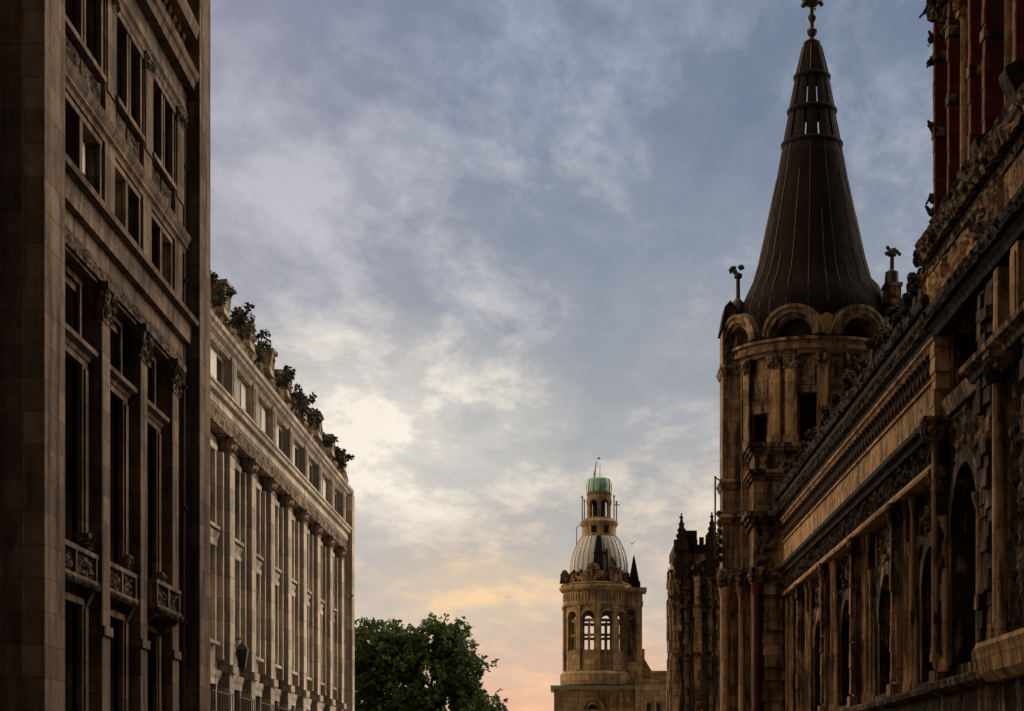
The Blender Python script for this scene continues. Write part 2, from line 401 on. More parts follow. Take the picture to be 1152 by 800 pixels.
# ================================================================== ground
def sheet(name, x0, x1, y0, y1, z, mat, t=.3):
    m = MB(lambda u, v, z: (u, v, z)); m.box(x0, x1, y0, y1, z-t, z)
    return tag(m.build(name, mat), kind='structure')
g = MB(lambda u, v, z: (u, v, z)); g.add([(-2500, -600, -.15), (2500, -600, -.15), (2500, 4000, -.15), (-2500, 4000, -.15)], [(0, 1, 2, 3)])
tag(g.build('ground', 'ground'), kind='structure')
sheet('road', -6.0, 4.6, -60, 200, -.12, 'asphalt', .02)
sheet('pavement', -10.6, -6.15, -60, 100, 0, 'paving', .2)
sheet('pavement', 4.75, 9.0, -60, 200, 0, 'paving', .2)
sheet('kerb', -6.15, -6.0, -60, 100, .004, 'paving', .2)
sheet('kerb', 4.6, 4.75, -60, 200, .004, 'paving', .2)
mk = MB(lambda u, v, z: (u, v, z))
for i in range(26): mk.box(-.75, -.63, 6+i*6, 9+i*6, -.119, -.114)
tag(mk.build('road_markings', 'line'), kind='structure')

# ================================================================== near building on the left
B = thing('stone_building', (-10.05, 40, 0), 'tall dark brown stone building with giant square pilasters and carved balcony panels', 'building')
def mb(): return MB(LEFT)
WV = -.42                                            # wall plane behind the pilaster fronts
BAY = [(-.6, 3.3), (4.06, 7.25), (8.0, 11.1)]
PIL = [(3.3, 4.06), (7.25, 8.0), (11.1, 11.9)]
PF = .40; E0, E1 = -1.5, 12.7                        # the end piers stand proud of everything between them
m = mb(); m.box(-3.03, E0, -.02, PF, 0, 26.5); m.build('corner_pier', 'near', B, bevel=.02)
m = mb(); m.box(E1, 14.3, -.5, PF, 0, 26.5); m.build('corner_pier', 'near', B, bevel=.02)
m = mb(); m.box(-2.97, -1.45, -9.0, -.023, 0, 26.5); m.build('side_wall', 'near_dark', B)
m = mb(); m.box(13.4, 14.2, -9.0, -.503, 0, 26.5); m.build('side_wall', 'near', B)
m = mb(); m.box(-2.95, 14.2, -9.3, -9.003, 0, 26.5); m.build('rear_wall', 'near', B)
m = mb(); m.box(-3.05, 14.32, -9.3, PF-.02, 26.503, 26.9); m.build('roof', 'roof', B)
# wall with its openings
holes = []
for a, b in BAY:
    holes += [(a+.35, b-.55, .6, 5.6), (a+.35, b-.55, 6.9, 10.75), (a+.5, b-.6, 11.3, 12.3)]
    wdt = (b-a)
    for k in range(2):
        c0 = a+.15+k*(wdt-.3)/2+.1; c1 = c0+(wdt-.3)/2-.25
        holes += [(c0, c1, 14.15, 15.55), (c0+.08, c1-.08, 17.15, 18.9)]
m = mb(); m.wall(-1.449, E1, 0, 12.6, WV-.45, WV, [h for h in holes if h[3] < 13]); m.build('wall', 'near', B)
m = mb(); m.wall(-1.449, E1, 12.603, 21.9, WV-.1, -.06, [h for h in holes if h[3] > 13]); m.build('attic_wall', 'near', B)
m = mb(); m.box(E0, E1, -.6, -.10, 21.903, 26.5); m.build('upper_wall', 'near', B)
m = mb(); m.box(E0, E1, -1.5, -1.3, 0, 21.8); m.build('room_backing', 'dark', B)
# giant pilasters
first = None
for i, (a, b) in enumerate(PIL):
    p = mb(); p.box(a, b, WV+.002, 0, 5.2, 11.9); p = p.build('pilaster', 'near', B, bevel=.02)
    c = mb(); c.capital(a, b, WV+.05, 0, 11.9, 12.66, .17, i+2, 46); c.build('capital', 'near_carved', p)
    q = mb(); q.box(a-.05, b+.05, WV+.002, .06, 5.0, 5.203); q.box(a, b, WV+.002, .0, .5, 4.997); q.box(a-.06, b+.06, WV+.002, .08, 0, .5); q.build('pedestal', 'near', p)
# windows of the main floor and ground floor
for i, (a, b) in enumerate(BAY):
    def window(z0, z1, j=.45, hood=True):
        u1 = b-.55; u0 = a+.35
        w_ = mb()
        w_.box(u1, u1+j, WV-.1, WV+.12, z0, z1); w_.box(u0-.3, u0, WV-.1, WV+.12, z0, z1)
        w_.box(u1+.1, u1+j-.1, WV-.1, WV+.17, z0, z1-.06)
        w_.box(u0-.3, u1+j, WV-.1, WV+.13, z1, z1+.14)
        w_ = w_.build('window', 'near', B)
        s = mb()
        for u in (u0+.04, (u0+u1)/2-.05, u1-.14): s.box(u, u+.1, WV-.36, WV-.24, z0, z1)
        for z in (z0+.03, z0+(z1-z0)*.55, z1-.13): s.box(u0+.04, u1-.04, WV-.35, WV-.25, z, z+.1)
        s.build('frame', 'dark', w_)
        g_ = mb(); g_.box(u0, u1, WV-.33, WV-.30, z0, z1); g_.build('pane', 'glass', w_)
        if hood:
            h = mb(); h.prism([(WV-.05, z1+.143), (WV+.16, z1+.143), (WV+.2, z1+.22), (WV+.34, z1+.27), (WV+.36, z1+.36), (WV+.1, z1+.43), (WV-.05, z1+.43)], u0-.4, u1+j+.02)
            h.build('hood', 'near', w_)
        return w_
    window(6.9, 10.75)
    window(.6, 5.6, hood=False)
    u0, u1 = a+.5, b-.6
    f = mb(); f.box(u1, u1+.16, WV-.05, WV+.08, 11.3, 12.45); f.box(u0-.16, u0, WV-.05, WV+.08, 11.3, 12.45); f.box(u0-.16, u1+.16, WV-.05, WV+.09, 12.453, 12.58); f = f.build('window', 'near', B)
    g_ = mb(); g_.box(u0, u1, WV-.3, WV-.27, 11.3, 12.3); g_.build('pane', 'glass', f)
# carved balcony panels between the pilasters, a deeper box in the last bay
for i, (a, b) in enumerate(BAY):
    dv = .34 if i == 2 else .05
    p = mb(); p.box(a+.02, b-.02, WV+.003, WV+.32+dv, 6.02, 6.12); p.box(a+.02, b-.02, WV+.003, WV+.30+dv, 6.62, 6.72)
    p.box(a+.02, b-.02, WV+.003, WV+.16+dv, 6.12, 6.62)
    for k in range(3):
        uu = a+.1+k*(b-a-.3)/2; p.box(uu, uu+.12, WV+.16+dv, WV+.29+dv, 6.12, 6.62)
    p = p.build('balcony_panel', 'near', B)
    for k in range(2):
        uu = a+.24+k*(b-a-.3)/2
        r_ = mb(); r_.relief(uu, uu+(b-a-.3)/2-.16, 6.14, 6.6, WV+.2+dv, .09, 5, .045, i*2+k, 1.3); r_.build('carving', 'near_carved', p)
    r_ = mb(); rs = random.Random(i)
    for k in range(int((b-a)/.16)): r_.blob((a+.1+k*.16, WV+.33+dv, 5.98), (.09, .07, .08), rs)
    r_.build('carved_edge', 'near_carved', p)
    for uu in (a+.25, b-.25):
        c = mb(); c.prism([(WV, 6.017), (WV+.26+dv, 6.017), (WV+.24+dv, 5.85), (WV+.1, 5.5), (WV, 5.4)], uu-.13, uu+.13); c.build('bracket', 'near_carved', p)
# jamb brackets by the pilasters, half way
for i, u in enumerate((2.95, 6.95, 10.8)):
    c = mb(); c.capital(u-.16, u+.16, WV, WV+.2, 6.75, 7.15, .06, 31+i, 14); c.build('jamb_base', 'near_carved', B)
# entablature
m = mb(); m.relief(E0, E1, 12.665, 12.9, .02, .05, 4.2, .05, 4, 1.4, .35); m.build('carved_architrave', 'near_carved', B)
m = mb(); m.prism([(-.40, 12.903), (.03, 12.903), (.05, 12.95), (.0, 12.98), (.0, 13.38), (.17, 13.38), (.17, 13.42), (.19, 13.85), (.36, 13.87), (.39, 13.98), (.36, 14.0), (.10, 14.06), (-.40, 14.06)], E0, E1); m.build('cornice', 'near', B)
m = mb(); m.prism([(-.06, 15.75), (.03, 15.75), (.05, 15.85), (.12, 15.9), (.10, 15.98), (.16, 16.08), (.19, 16.2), (.06, 16.26), (-.06, 16.26)], E0, E1); m.build('string_course', 'near', B)
m = mb(); m.prism([(-.2, 19.2), (.04, 19.2), (.06, 19.35), (.12, 19.42), (.08, 19.48), (.05, 19.72), (.02, 19.75), (.02, 20.1), (.26, 20.12), (.30, 20.3), (.36, 20.36), (.39, 20.52), (.1, 20.6), (-.2, 20.6)], E0, E1); m.build('cornice', 'near', B)
m = mb(); m.prism([(-.2, 21.45), (.33, 21.45), (.36, 21.6), (.37, 21.66), (.39, 21.8), (.1, 21.88), (-.2, 21.88)], E0, E1); m.build('cornice', 'near', B)
# attic piers, windows and carved aprons
for i, (a, b) in enumerate(PIL):
    p = mb(); p.box(a+.1, b+.3, -.05, .04, 14.063, 15.747); p.box(a+.1, b+.3, -.05, .05, 16.263, 19.197); p.box(a+.16, b+.24, .05, .09, 16.9, 18.9)
    p = p.build('attic_pilaster', 'near', B, bevel=.012)
    c = mb(); c.capital(a+.12, b+.28, -.02, .07, 18.9, 19.19, .07, 50+i, 14); c.build('capital', 'near_carved', p)
for i, (a, b) in enumerate(BAY):
    wdt = b-a
    for k in range(2):
        c0 = a+.15+k*(wdt-.3)/2+.1; c1 = c0+(wdt-.3)/2-.25
        f = mb()
        f.box(c1, c1+.13, -.08, .02, 14.15, 15.55); f.box(c0-.1, c0, -.08, .02, 14.15, 15.55); f.box(c0-.1, c1+.13, -.08, .03, 15.553, 15.68)
        f = f.build('window', 'near', B)
        s = mb()
        for u in (c0+.02, (c0+c1)/2-.03, c1-.09): s.box(u, u+.07, -.34, -.26, 14.15, 15.55)
        s.box(c0, c1, -.33, -.27, 14.8, 14.87); s.build('frame', 'dark', f)
        g_ = mb(); g_.box(c0, c1, -.31, -.29, 14.15, 15.55); g_.build('pane', 'glass', f)
        if (i+k) % 2: g_ = mb(); g_.box(c0+.1, c1-.1, -.285, -.275, 14.8-.3*i, 15.53); g_.build('sky_reflection', 'sky_reflection', f)
        f = mb(); d0, d1 = c0+.08, c1-.08
        f.box(d1, d1+.15, -.1, .07, 17.05, 18.9); f.box(d0-.15, d0, -.1, .07, 17.05, 18.9); f.box(d0-.2, d1+.2, -.1, .1, 18.903, 19.06); f.box(d0-.2, d1+.2, -.1, .14, 16.93, 17.05)
        f = f.build('window', 'near', B)
        s = mb()
        for u in (d0+.02, (d0+d1)/2-.03, d1-.09): s.box(u, u+.07, -.34, -.26, 17.15, 18.9)
        for z in (17.6, 18.1): s.box(d0, d1, -.33, -.27, z, z+.06)
        s.build('frame', 'dark', f)
        g_ = mb(); g_.box(d0, d1, -.31, -.29, 17.15, 18.9); g_.build('pane', 'glass', f)
        r_ = mb(); r_.relief(d0-.1, d1+.1, 16.36, 16.85, .0, .06, 5, .06, 40+i*2+k, 1.3); r_.build('carving', 'near_carved', f)
# little fluted pilasters of the top storey
rs = random.Random(5)
for k in range(22):
    u = -.6+k*.6
    p = mb(); p.box(u, u+.26, -.10, .06, 20.603, 21.3); p.box(u-.03, u+.29, -.10, .1, 21.3, 21.447); p.box(u+.05, u+.09, .06, .08, 20.65, 21.25); p.box(u+.15, u+.19, .06, .08, 20.65, 21.25)
    p.build('short_pilaster', 'near', B)

# ================================================================== unseen building added on the left to block back sky from the near walls
V_ = thing('stone_building', (-11.5, -42, 0), 'plain soot stained stone building added out of view to shade the near left walls', 'building')
hs = [(2.5+4.2*k, 4.5+4.2*k, z, z+2.6) for k in range(16) for z in (1.2, 5.6, 9.8, 14.0, 18.0, 22.0)]
m = mb(); m.wall(0, 74, 0, 27, -.6, 0, hs); m.build('wall', 'near', V_)
m = mb(); m.box(0, 74, -14, -.8, 0, 26.9); m.build('core_wall', 'near_dark', V_)
m = mb(); m.prism([(-14, 27.003), (.3, 27.003), (.4, 27.3), (.1, 27.6), (-14, 27.6)], -.3, 74.3); m.build('cornice', 'near', V_)
m = mb(); m.prism([(0, 4.6), (.15, 4.6), (.2, 4.9), (0, 5.0)], 0, 74); m.build('string_course', 'near', V_)
f = mb(); f.box(2.6, 4.4, -.5, -.4, 1.2, 1.3); f.box(3.43, 3.57, -.5, -.4, 1.3, 3.8); f = f.build('window', 'paint', V_); g_ = mb(); g_.box(2.5, 4.5, -.56, -.53, 1.2, 3.8); g_.build('pane', 'glass', f)
for k in range(16):
    for dz in (0, 4.4, 8.6, 12.8, 16.8, 20.8):
        if k or dz: copy_tree(f, V_, (0, 4.2*k, dz))

# ================================================================== long colonnaded building further along on the left
Q = thing('stone_building', (-10.33, 58, 0), 'long pale stone building with a row of giant pilasters and plants along its roof edge', 'building', rz=-math.atan(25/2240))
NP = 8; PU = [3.3+4.0*k for k in range(NP)]; LEN = 33.8; WV = -.38
m = mb(); m.box(-1.5, LEN, -9, -1.6, 0, 15.2); m.build('core_wall', 'pale', Q)
m = mb(); m.box(-1.5, LEN, -9, -.3, 15.203, 15.5); m.build('roof', 'roof', Q)
m = mb(); m.box(32.9, LEN, -1.597, .28, 0, 15.1); m.build('end_pier', 'pale', Q, bevel=.02)
holes = []; bays = []
for k in range(-1, NP):
    u0 = (PU[k]+.87 if k >= 0 else -.3); u1 = (PU[k+1] if k < NP-1 else 32.9)
    if u1-u0 < 1.5: continue
    bays.append((u0, u1)); c = (u0+u1)/2
    holes += [(c-.85, c+.85, 6.2, 9.0), (c-.85, c+.85, 9.7, 11.9), (c-.95, c+.95, .9, 4.8)]
m = mb(); m.wall(-1.5, 32.9, 0, 12.4, WV-.5, WV, holes); m.build('wall', 'pale', Q)
att = []
for k in range(-1, NP):
    u0 = (PU[k]+.8 if k >= 0 else -.2); u1 = (PU[k+1]+.1 if k < NP-1 else 32.8)
    if u1-u0 > 1.5: att.append((u0, u1, 13.7, 14.85))
m = mb(); m.wall(-1.5, 32.9, 13.55, 15.2, -.55, -.02, att); m.build('attic_wall', 'pale', Q)
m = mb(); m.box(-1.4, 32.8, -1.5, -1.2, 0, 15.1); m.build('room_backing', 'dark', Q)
# pilasters: one built, the others copied with their parts
p = mb(); p.box(PU[0], PU[0]+.87, WV+.002, 0, 5.45, 12.0); p = p.build('pilaster', 'pale', Q, bevel=.025)
c = mb(); c.capital(PU[0], PU[0]+.87, WV+.05, 0, 12.0, 12.45, .13, 7, 14); c.build('capital', 'pale_carved', p)
q = mb(); q.box(PU[0]-.08, PU[0]+.95, WV+.002, .1, 5.2, 5.447); q.box(PU[0]+.05, PU[0]+.82, WV+.002, -.02, .5, 5.197); q.box(PU[0]-.08, PU[0]+.95, WV+.002, .08, 0, .5); q.build('pedestal', 'pale', p)
rep(p, [4.0*k for k in range(1, NP)])
q = mb(); q.box(PU[0]+.1, PU[0]+.8, -.02, .06, 13.553, 15.0); q.box(PU[0]+.2, PU[0]+.7, .06, .09, 13.7, 14.8); q = q.build('attic_pilaster', 'pale', Q, bevel=.015)
rep(q, [4.0*k for k in range(1, NP)])
# windows: two tall lights in each bay with pale frames, a transom hood between
def pale_window(c, z0, z1, hw, sky_reflection, v=WV):
    f = mb(); f.box(c-hw-.2, c-hw, v-.1, v+.1, z0-.1, z1); f.box(c+hw, c+hw+.2, v-.1, v+.1, z0-.1, z1); f.box(c-hw-.25, c+hw+.25, v-.1, v+.12, z1+.003, z1+.18); f.box(c-hw-.28, c+hw+.28, v-.1, v+.2, z0-.2, z0-.103)
    f = f.build('window', 'pale', Q)
    s = mb()
    for u in (c-hw, c-.07, c+hw-.12): s.box(u, u+.12, v-.30, v-.14, z0, z1)
    for z in (z0, z0+(z1-z0)*.62, z1-.1): s.box(c-hw+.003, c+hw-.003, v-.29, v-.15, z, z+.1)
    s.build('frame', 'paint', f)
    g_ = mb(); g_.box(c-hw, c+hw, v-.24, v-.22, z0, z1); g_.build('pane', 'glass', f)
    if sky_reflection:
        b_ = mb(); b_.box(c-hw+.1, c+hw-.1, v-.21, v-.19, z1-(z1-z0)*sky_reflection, z1-.02); b_.build('sky_reflection', 'sky_reflection', f)
    return f
rs = random.Random(3)
for i, (u0, u1) in enumerate(bays):
    c = (u0+u1)/2
    pale_window(c, 6.2, 9.0, .85, (.9, .3, .7, 0)[i % 4]); pale_window(c, 9.7, 11.9, .85, (.6, 0, .35, .9)[i % 4])
    h = mb(); h.prism([(WV, 9.2), (WV+.06, 9.2), (WV+.12, 9.36), (WV+.14, 9.44), (WV, 9.5)], u0+.1, u1-.1); h.build('window_hood', 'pale', Q)
    pale_window(c, .9, 4.8, .95, 0)
    h = mb(); h.prism([(WV, 4.95), (WV+.08, 4.95), (WV+.14, 5.1), (WV+.16, 5.25), (WV, 5.3)], u0+.09, u1-.09); h.build('shop_cornice', 'pale', Q)
    pp = mb()                                        # slim jambs on either side of the lights
    for uu in (u0+.12, u1-.34): pp.box(uu, uu+.22, WV+.002, WV+.22, 5.6, 11.95)
    pp.build('jamb', 'pale', Q)
for i, (u0, u1, z0, z1) in enumerate(att):
    f = mb(); f.box(u0+.1, u1-.1, -.18, .03, z0-.09, z0-.003); f = f.build('window', 'pale', Q)
    s = mb()
    for k in range(4):
        u = u0+(u1-u0-.12)*k/3; s.box(u, u+.12, -.36, -.22, z0, z1)
    s.box(u0+.003, u1-.003, -.35, -.23, z1-.09, z1); s.build('frame', 'paint', f)
    g_ = mb(); g_.box(u0, u1, -.30, -.28, z0, z1); g_.build('pane', 'glass', f)
    if i != 5:  # pale panels imitate sky reflected in the attic glass
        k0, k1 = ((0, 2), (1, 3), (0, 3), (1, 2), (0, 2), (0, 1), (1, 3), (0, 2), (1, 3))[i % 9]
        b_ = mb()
        for k in range(k0, k1): b_.box(u0+(u1-u0)*k/3+.13, u0+(u1-u0)*(k+1)/3-.07, -.215, -.2, z0+.03+.12*((i+k) % 3), z1-.1); b_.build('sky_reflection', 'sky_reflection', f)
# entablature, cornice, parapet
m = mb(); m.relief(-1.5, 32.9, 12.453, 12.85, .03, .06, 3.2, .08, 9, 1.3, .4); m.build('carved_architrave', 'pale_carved', Q)
m = mb(); m.prism([(-.5, 12.853), (.04, 12.853), (.1, 12.95), (.08, 13.0), (.06, 13.2), (.18, 13.26), (.2, 13.38), (.25, 13.42), (.25, 13.5), (.05, 13.547), (-.5, 13.547)], -1.5, 32.9); m.build('entablature', 'pale', Q)
m = mb(); m.prism([(-.5, 14.9), (.0, 14.9), (.04, 14.98), (.14, 15.06), (.17, 15.14), (.24, 15.2), (.26, 15.32), (.1, 15.4), (-.5, 15.4)], -1.5, LEN); m.build('cornice', 'pale', Q)
m = mb(); m.relief(-1.5, LEN-.2, 15.403, 16.0, -.05, .14, 2.0, .1, 12, 1.3, .4); m.jitter(.11, 1.1); m.build('parapet', 'pale_carved', Q)
m = mb(); m.tube([(LEN+.1, -.2, 13.2), (LEN+.1, -.2, 15.3)], .06); m.box(LEN+.003, LEN+.1, -.3, -.1, 13.3, 13.36); m.box(LEN+.003, LEN+.2, -.35, -.05, 15.24, 15.3); m.build('drainpipe', 'iron', Q)
# ledge ironwork over the ground floor
for i, (u0, u1) in enumerate(bays[:7]):
    r_ = mb(); r_.tube([(u0+.1, .1, 4.5), (u1-.1, .1, 4.5)], .02, 5); r_.tube([(u0+.1, .1, 3.9), (u1-.1, .1, 3.9)], .02, 5)
    for k in range(9): uu = u0+.1+(u1-u0-.2)*k/8; r_.tube([(uu, .1, 3.8), (uu, .1, 4.55)], .015, 5)
    r_.box(u0+.1, u1-.1, WV, .15, 3.7, 3.8); r_.build('iron_railing', 'iron', Q)

m = mb(); m.tube([(PU[3]-.15, .05-.35, 0.2), (PU[3]-.15, -.30, 12.3)], .055); m.build('drainpipe', 'iron', Q)
m = mb(); m.tube([(PU[6]-.18, -.30, 0.2), (PU[6]-.18, -.30, 12.3)], .055); m.build('drainpipe', 'iron', Q)
ln = mb(); ln.tube([(PU[0]+1.2, WV, 6.3), (PU[0]+1.2, WV+.5, 6.35), (PU[0]+1.2, WV+.55, 6.1)], .03, 6); ln = ln.build('wall_lantern', 'iron', Q)
k = mb(); k.frustum((PU[0]+1.2, WV+.55), 5.45, 6.0, .1, .18); k.frustum((PU[0]+1.2, WV+.55), 6.003, 6.2, .2, .05); k.frustum((PU[0]+1.2, WV+.55), 5.3, 5.447, .03, .1); k.build('lamp_housing', 'iron', ln)
m = mb(); m.tube([(12.55, -.02, .2), (12.55, .02, 20.0)], .05)
for z in (3, 6, 9, 12.2, 15, 18): m.box(12.46, 12.64, -.05, .09, z, z+.08)
m.build('drainpipe', 'iron', B)
def at_Q(u, v, z):
    a = -math.atan(25/2240); x, y = v, u
    return (-10.33+x*math.cos(a)-y*math.sin(a), 58+x*math.sin(a)+y*math.cos(a), z)
# weathered stone urns and blocks on the parapet
urn_looks = [('broad weathered stone block on the parapet beside the dark corner pier', 2.0, .55, 1.0), ('squat carved stone block behind the second clump of roof plants', 6.6, .5, .8),
    ('round topped stone urn on the parapet above the third pilaster', 10.6, .45, .9), ('leaning stone urn between two small roof shrubs', 14.6, .5, .95),
    ('low carved stone block before the smallest roof shrub', 18.6, .55, .75), ('domed brownish stone urn standing alone on the parapet', 23.0, .6, 1.05), ('flat topped stone block near the far end of the parapet', 27.2, .5, .85), ('last stone urn at the far corner of the parapet', 31.2, .5, .8)]
for i, (lab, u, r, h) in enumerate(urn_looks):
    rs = random.Random(60+i)
    t = thing('parapet_urn', at_Q(u, -.15, 15.85), lab, 'urn', 'stone urns and blocks on the parapet')
    m = MB(lambda u, v, z: (v, u, z)); r *= 1.2; m.frustum((0, 0), 0, .25, r*.9, r*.8, .3, .28); m.build('pedestal', 'pale', t)
    m = MB(lambda u, v, z: (v, u, z))
    if False: m.lathe((0, 0), [(r*.35, .25), (r*.5, .35), (r*.9, .55), (r*.95, h*.8), (r*.7, h), (r*.25, h*1.08)], 12)
    else: m.frustum((0, 0), .25, h*.85, r*.72, r*.78, .3, .33); m.frustum((0, 0), h*.85, h, r*.95, r*.9, .4, .36)
    m.jitter(.09, 1.7, i)
    m.build('body', 'pale_carved', t)
    m = MB(lambda u, v, z: (v, u, z))
    for k in range(10): a = rs.uniform(0, 6.28); m.blob((math.cos(a)*r*.85, math.sin(a)*.32, rs.uniform(.3, h)), (.13, .1, .12), rs)
    m.build('carving', 'pale_carved', t)
def leaf_cluster(m, c, rad, n, size, rs, flat=1.0):
    for i in range(n):
        while True:
            d = Vector((rs.uniform(-1, 1), rs.uniform(-1, 1), rs.uniform(-1, 1)))
            if d.length < 1: break
        p = Vector((c[0]+d.x*rad[0], c[1]+d.y*rad[1], c[2]+d.z*rad[2]))
        leaf(m, p, size*rs.uniform(.6, 1.35), rs)
def leaf(m, p, s, rs):
    a = Vector((rs.gauss(0, 1), rs.gauss(0, 1), rs.gauss(0, .7))).normalized(); b = a.cross(Vector((rs.gauss(0, 1), rs.gauss(0, 1), rs.gauss(0, 1)))).normalized()
    k = len(m.v); h = a.cross(b)*s*.18
    m.v += [tuple(p-a*s), tuple(p+b*s*.55+h), tuple(p+a*s), tuple(p-b*s*.55+h)]; m.f += [(k, k+1, k+2), (k, k+2, k+3)]
shrubs = [('dark leafy shrub on the roof edge beside the near corner pier', .6, .55, 1.0), ('two headed leafy shrub on the roof edge beside the squat block', 4.9, .6, 1.0), ('tall drooping shrub growing out over the roof edge', 8.4, .6, 1.25),
    ('three stemmed shrub between weathered urns on the roof edge', 12.7, .55, .95), ('ragged bushy shrub beside the leaning urn', 16.6, .55, .8), ('sparse shrub with one loose tuft on the roof edge', 20.6, .5, .75), ('thin wispy shrub beside the domed urn near the far end', 25.0, .4, .5)]
shrubs += [('low tuft of weeds between the first two tall roof shrubs', 3.2, .4, .4), ('small round tuft of leaves just before the drooping shrub', 7.4, .35, .45), ('flat low tuft of leaves between the three stemmed and ragged shrubs', 15.2, .5, .35),
    ('upright wispy sprig beyond the ragged bushy shrub', 18.0, .3, .9), ('low leafy tuft beside the flat topped stone block', 28.6, .5, .5), ('tiny sprig of leaves by the last stone urn', 30.4, .3, .6)]
for i, (lab, u, r, h) in enumerate(shrubs):
    rs = random.Random(90+i); P = at_Q(u, (.0, .1, -.1)[i % 3], 15.85)
    t = thing('roof_shrub', P, lab, 'shrub', 'shrubs along the roof edge')
    st = MB(lambda u, v, z: (u, v, z)); fo = MB(lambda u, v, z: (u, v, z))
    r *= .8; h *= .8
    for k in range(4):
        q = (rs.uniform(-.1, .45), rs.uniform(-r, r)*1.5, h*rs.uniform(.5, 1.1))
        st.tube([(0, 0, -.05), (q[0]*.4, q[1]*.6, q[2]*.5), q], [.035, .025, .012], 5)
        leaf_cluster(fo, q, (.2, .26, .17), 30, .085, rs)
    leaf_cluster(fo, (.1, 0, .2), (.25, r*1.2, .2), 45, .09, rs)
    st.build('stem', 'bark', t); fo.build('foliage', 'bush', t)

# ================================================================== tree
def broad_tree(loc, label, lobes, trunk_h, seed, per=1500, ls=.17):
    rs = random.Random(seed)
    t = thing('broadleaf_tree', loc, label, 'tree')
    tr = MB(lambda u, v, z: (u, v, z)); tr.tube([(0, 0, 0), (.08, .03, trunk_h*.5), (-.05, 0, trunk_h), (.1, .1, trunk_h*1.9)], [.42, .33, .28, .12], 10)
    cr = MB(lambda u, v, z: (u, v, z))
    for (x, y, z, a, b, c) in lobes:
        p0 = Vector((0, 0, trunk_h*rs.uniform(.7, 1.1))); p1 = Vector((x, y, z))
        mid = (p0+p1)/2+Vector((0, 0, .5)); tr.tube([tuple(p0), tuple(mid), tuple(p1)], [.16, .1, .04], 7)
        nsub = int(per*a*c/9)
        for i in range(nsub):            # twigs of a handful of leaves, thicker towards the outside
            d = Vector((rs.gauss(0, 1), rs.gauss(0, 1), rs.gauss(0, 1))).normalized()*(rs.random()**.42)
            k = .88+.34*noise.noise(d*2.6+Vector((x, y, z)))
            q = Vector((x+d.x*a*k, y+d.y*b*k, z+d.z*c*k))
            if noise.noise(q*.95) < -.21: continue
            dr = Vector((rs.gauss(0, 1), rs.gauss(0, 1), rs.gauss(-.2, .6))).normalized()
            for j in range(6): leaf(cr, q+dr*(.07*j)+Vector((rs.gauss(0, .05), rs.gauss(0, .05), rs.gauss(0, .05))), ls*rs.uniform(.6, 1.2), rs)
    tr.build('trunk', 'bark', t, smooth=True); cr.build('crown', 'leaf', t)
    return t
# pixels/metre 21.3 at this distance: lobes in metres about the trunk foot
broad_tree((-7.6, 105, 0), 'dark green broad leaved tree beyond the colonnaded building', [
    (-2.4, 0, 9.2, 2.2, 2.4, 1.6), (1.0, .2, 9.3, 2.0, 2.2, 1.6), (-.6, .2, 8.6, 2.4, 2.2, 1.6), (-.4, 0, 7.4, 3.2, 3, 2.2), (1.9, .3, 7.9, 1.8, 2.2, 1.5), (-3.6, 0, 7.2, 2, 2.4, 1.9), (2.7, .2, 6.0, 1.9, 2.2, 1.4), (3.7, .2, 4.7, 2.0, 2.2, 1.4), (.6, -.4, 5.4, 3, 2.6, 1.8), (-2.6, 0, 5.2, 2.6, 2.4, 1.8)], 3.2, 4, per=2300, ls=.15)

# ================================================================== hall on the right
H = thing('stone_hall', (7.89, 34.2, 0), 'long soot blackened orange stone hall with balustrade and arched windows', 'building', rz=.0031)
def mb(): return MB(RIGHT)
WV = -.42; UE = 36.6
def blocks(m, u0, u1, z0, z1, v, rs, dv=.1, hh=(.22, .42)):
    z = z0
    while z < z1-.05:
        h = min(rs.uniform(*hh), z1-z); d = rs.uniform(-dv, dv); a = rs.uniform(-.05, .05); b = rs.uniform(-.05, .05)
        m.frustum(((u0+u1)/2+a, v/1.0+d-.15), z+.012, z+h-.012, (u1-u0)/2+b, (u1-u0)/2+b-.02, .16, .15)
        z += h
    return m
m = mb(); m.box(8.3, UE, -10, -1.7, 0, 12.0); m.build('core_wall', 'hall', H)
m = mb(); m.box(-16, 8.0, -10, -2.2, 0, 12.9); m.build('core_wall', 'hall', H)
m = mb(); m.box(8.1, UE, -10, -.5, 12.003, 12.2); m.build('roof', 'roof', H)
WP = [7.75, 13.25, 19.8, 26.0, 32.0]                 # wing pilasters
wb = []
for i, u in enumerate(WP):
    u1 = WP[i+1] if i+1 < len(WP) else UE
    wb.append((u+.42, u1))
holes = []; arches = []
for i, (a, b) in enumerate(wb):
    c = a+(b-a)*(.40, .42, .5, .5, .5)[i]; r = min(1.25, (b-a)*.27); zt = 7.2; arches.append((c, r, zt-r))
    holes.append((c-r, c+r, 4.05, zt))
    holes.append((a+.35, a+.35+(b-a)*.22, 7.55, 8.3)); holes.append((b-.35-(b-a)*.22, b-.35, 7.55, 8.3))
m = mb(); m.wall(7.75, UE, 0, 8.45, WV-.55, WV, holes); m.build('wall', 'hall', H)
m = mb(); m.box(8.31, UE, -1.69, -1.3, 0, 8.4); m.build('room_backing', 'dark', H)
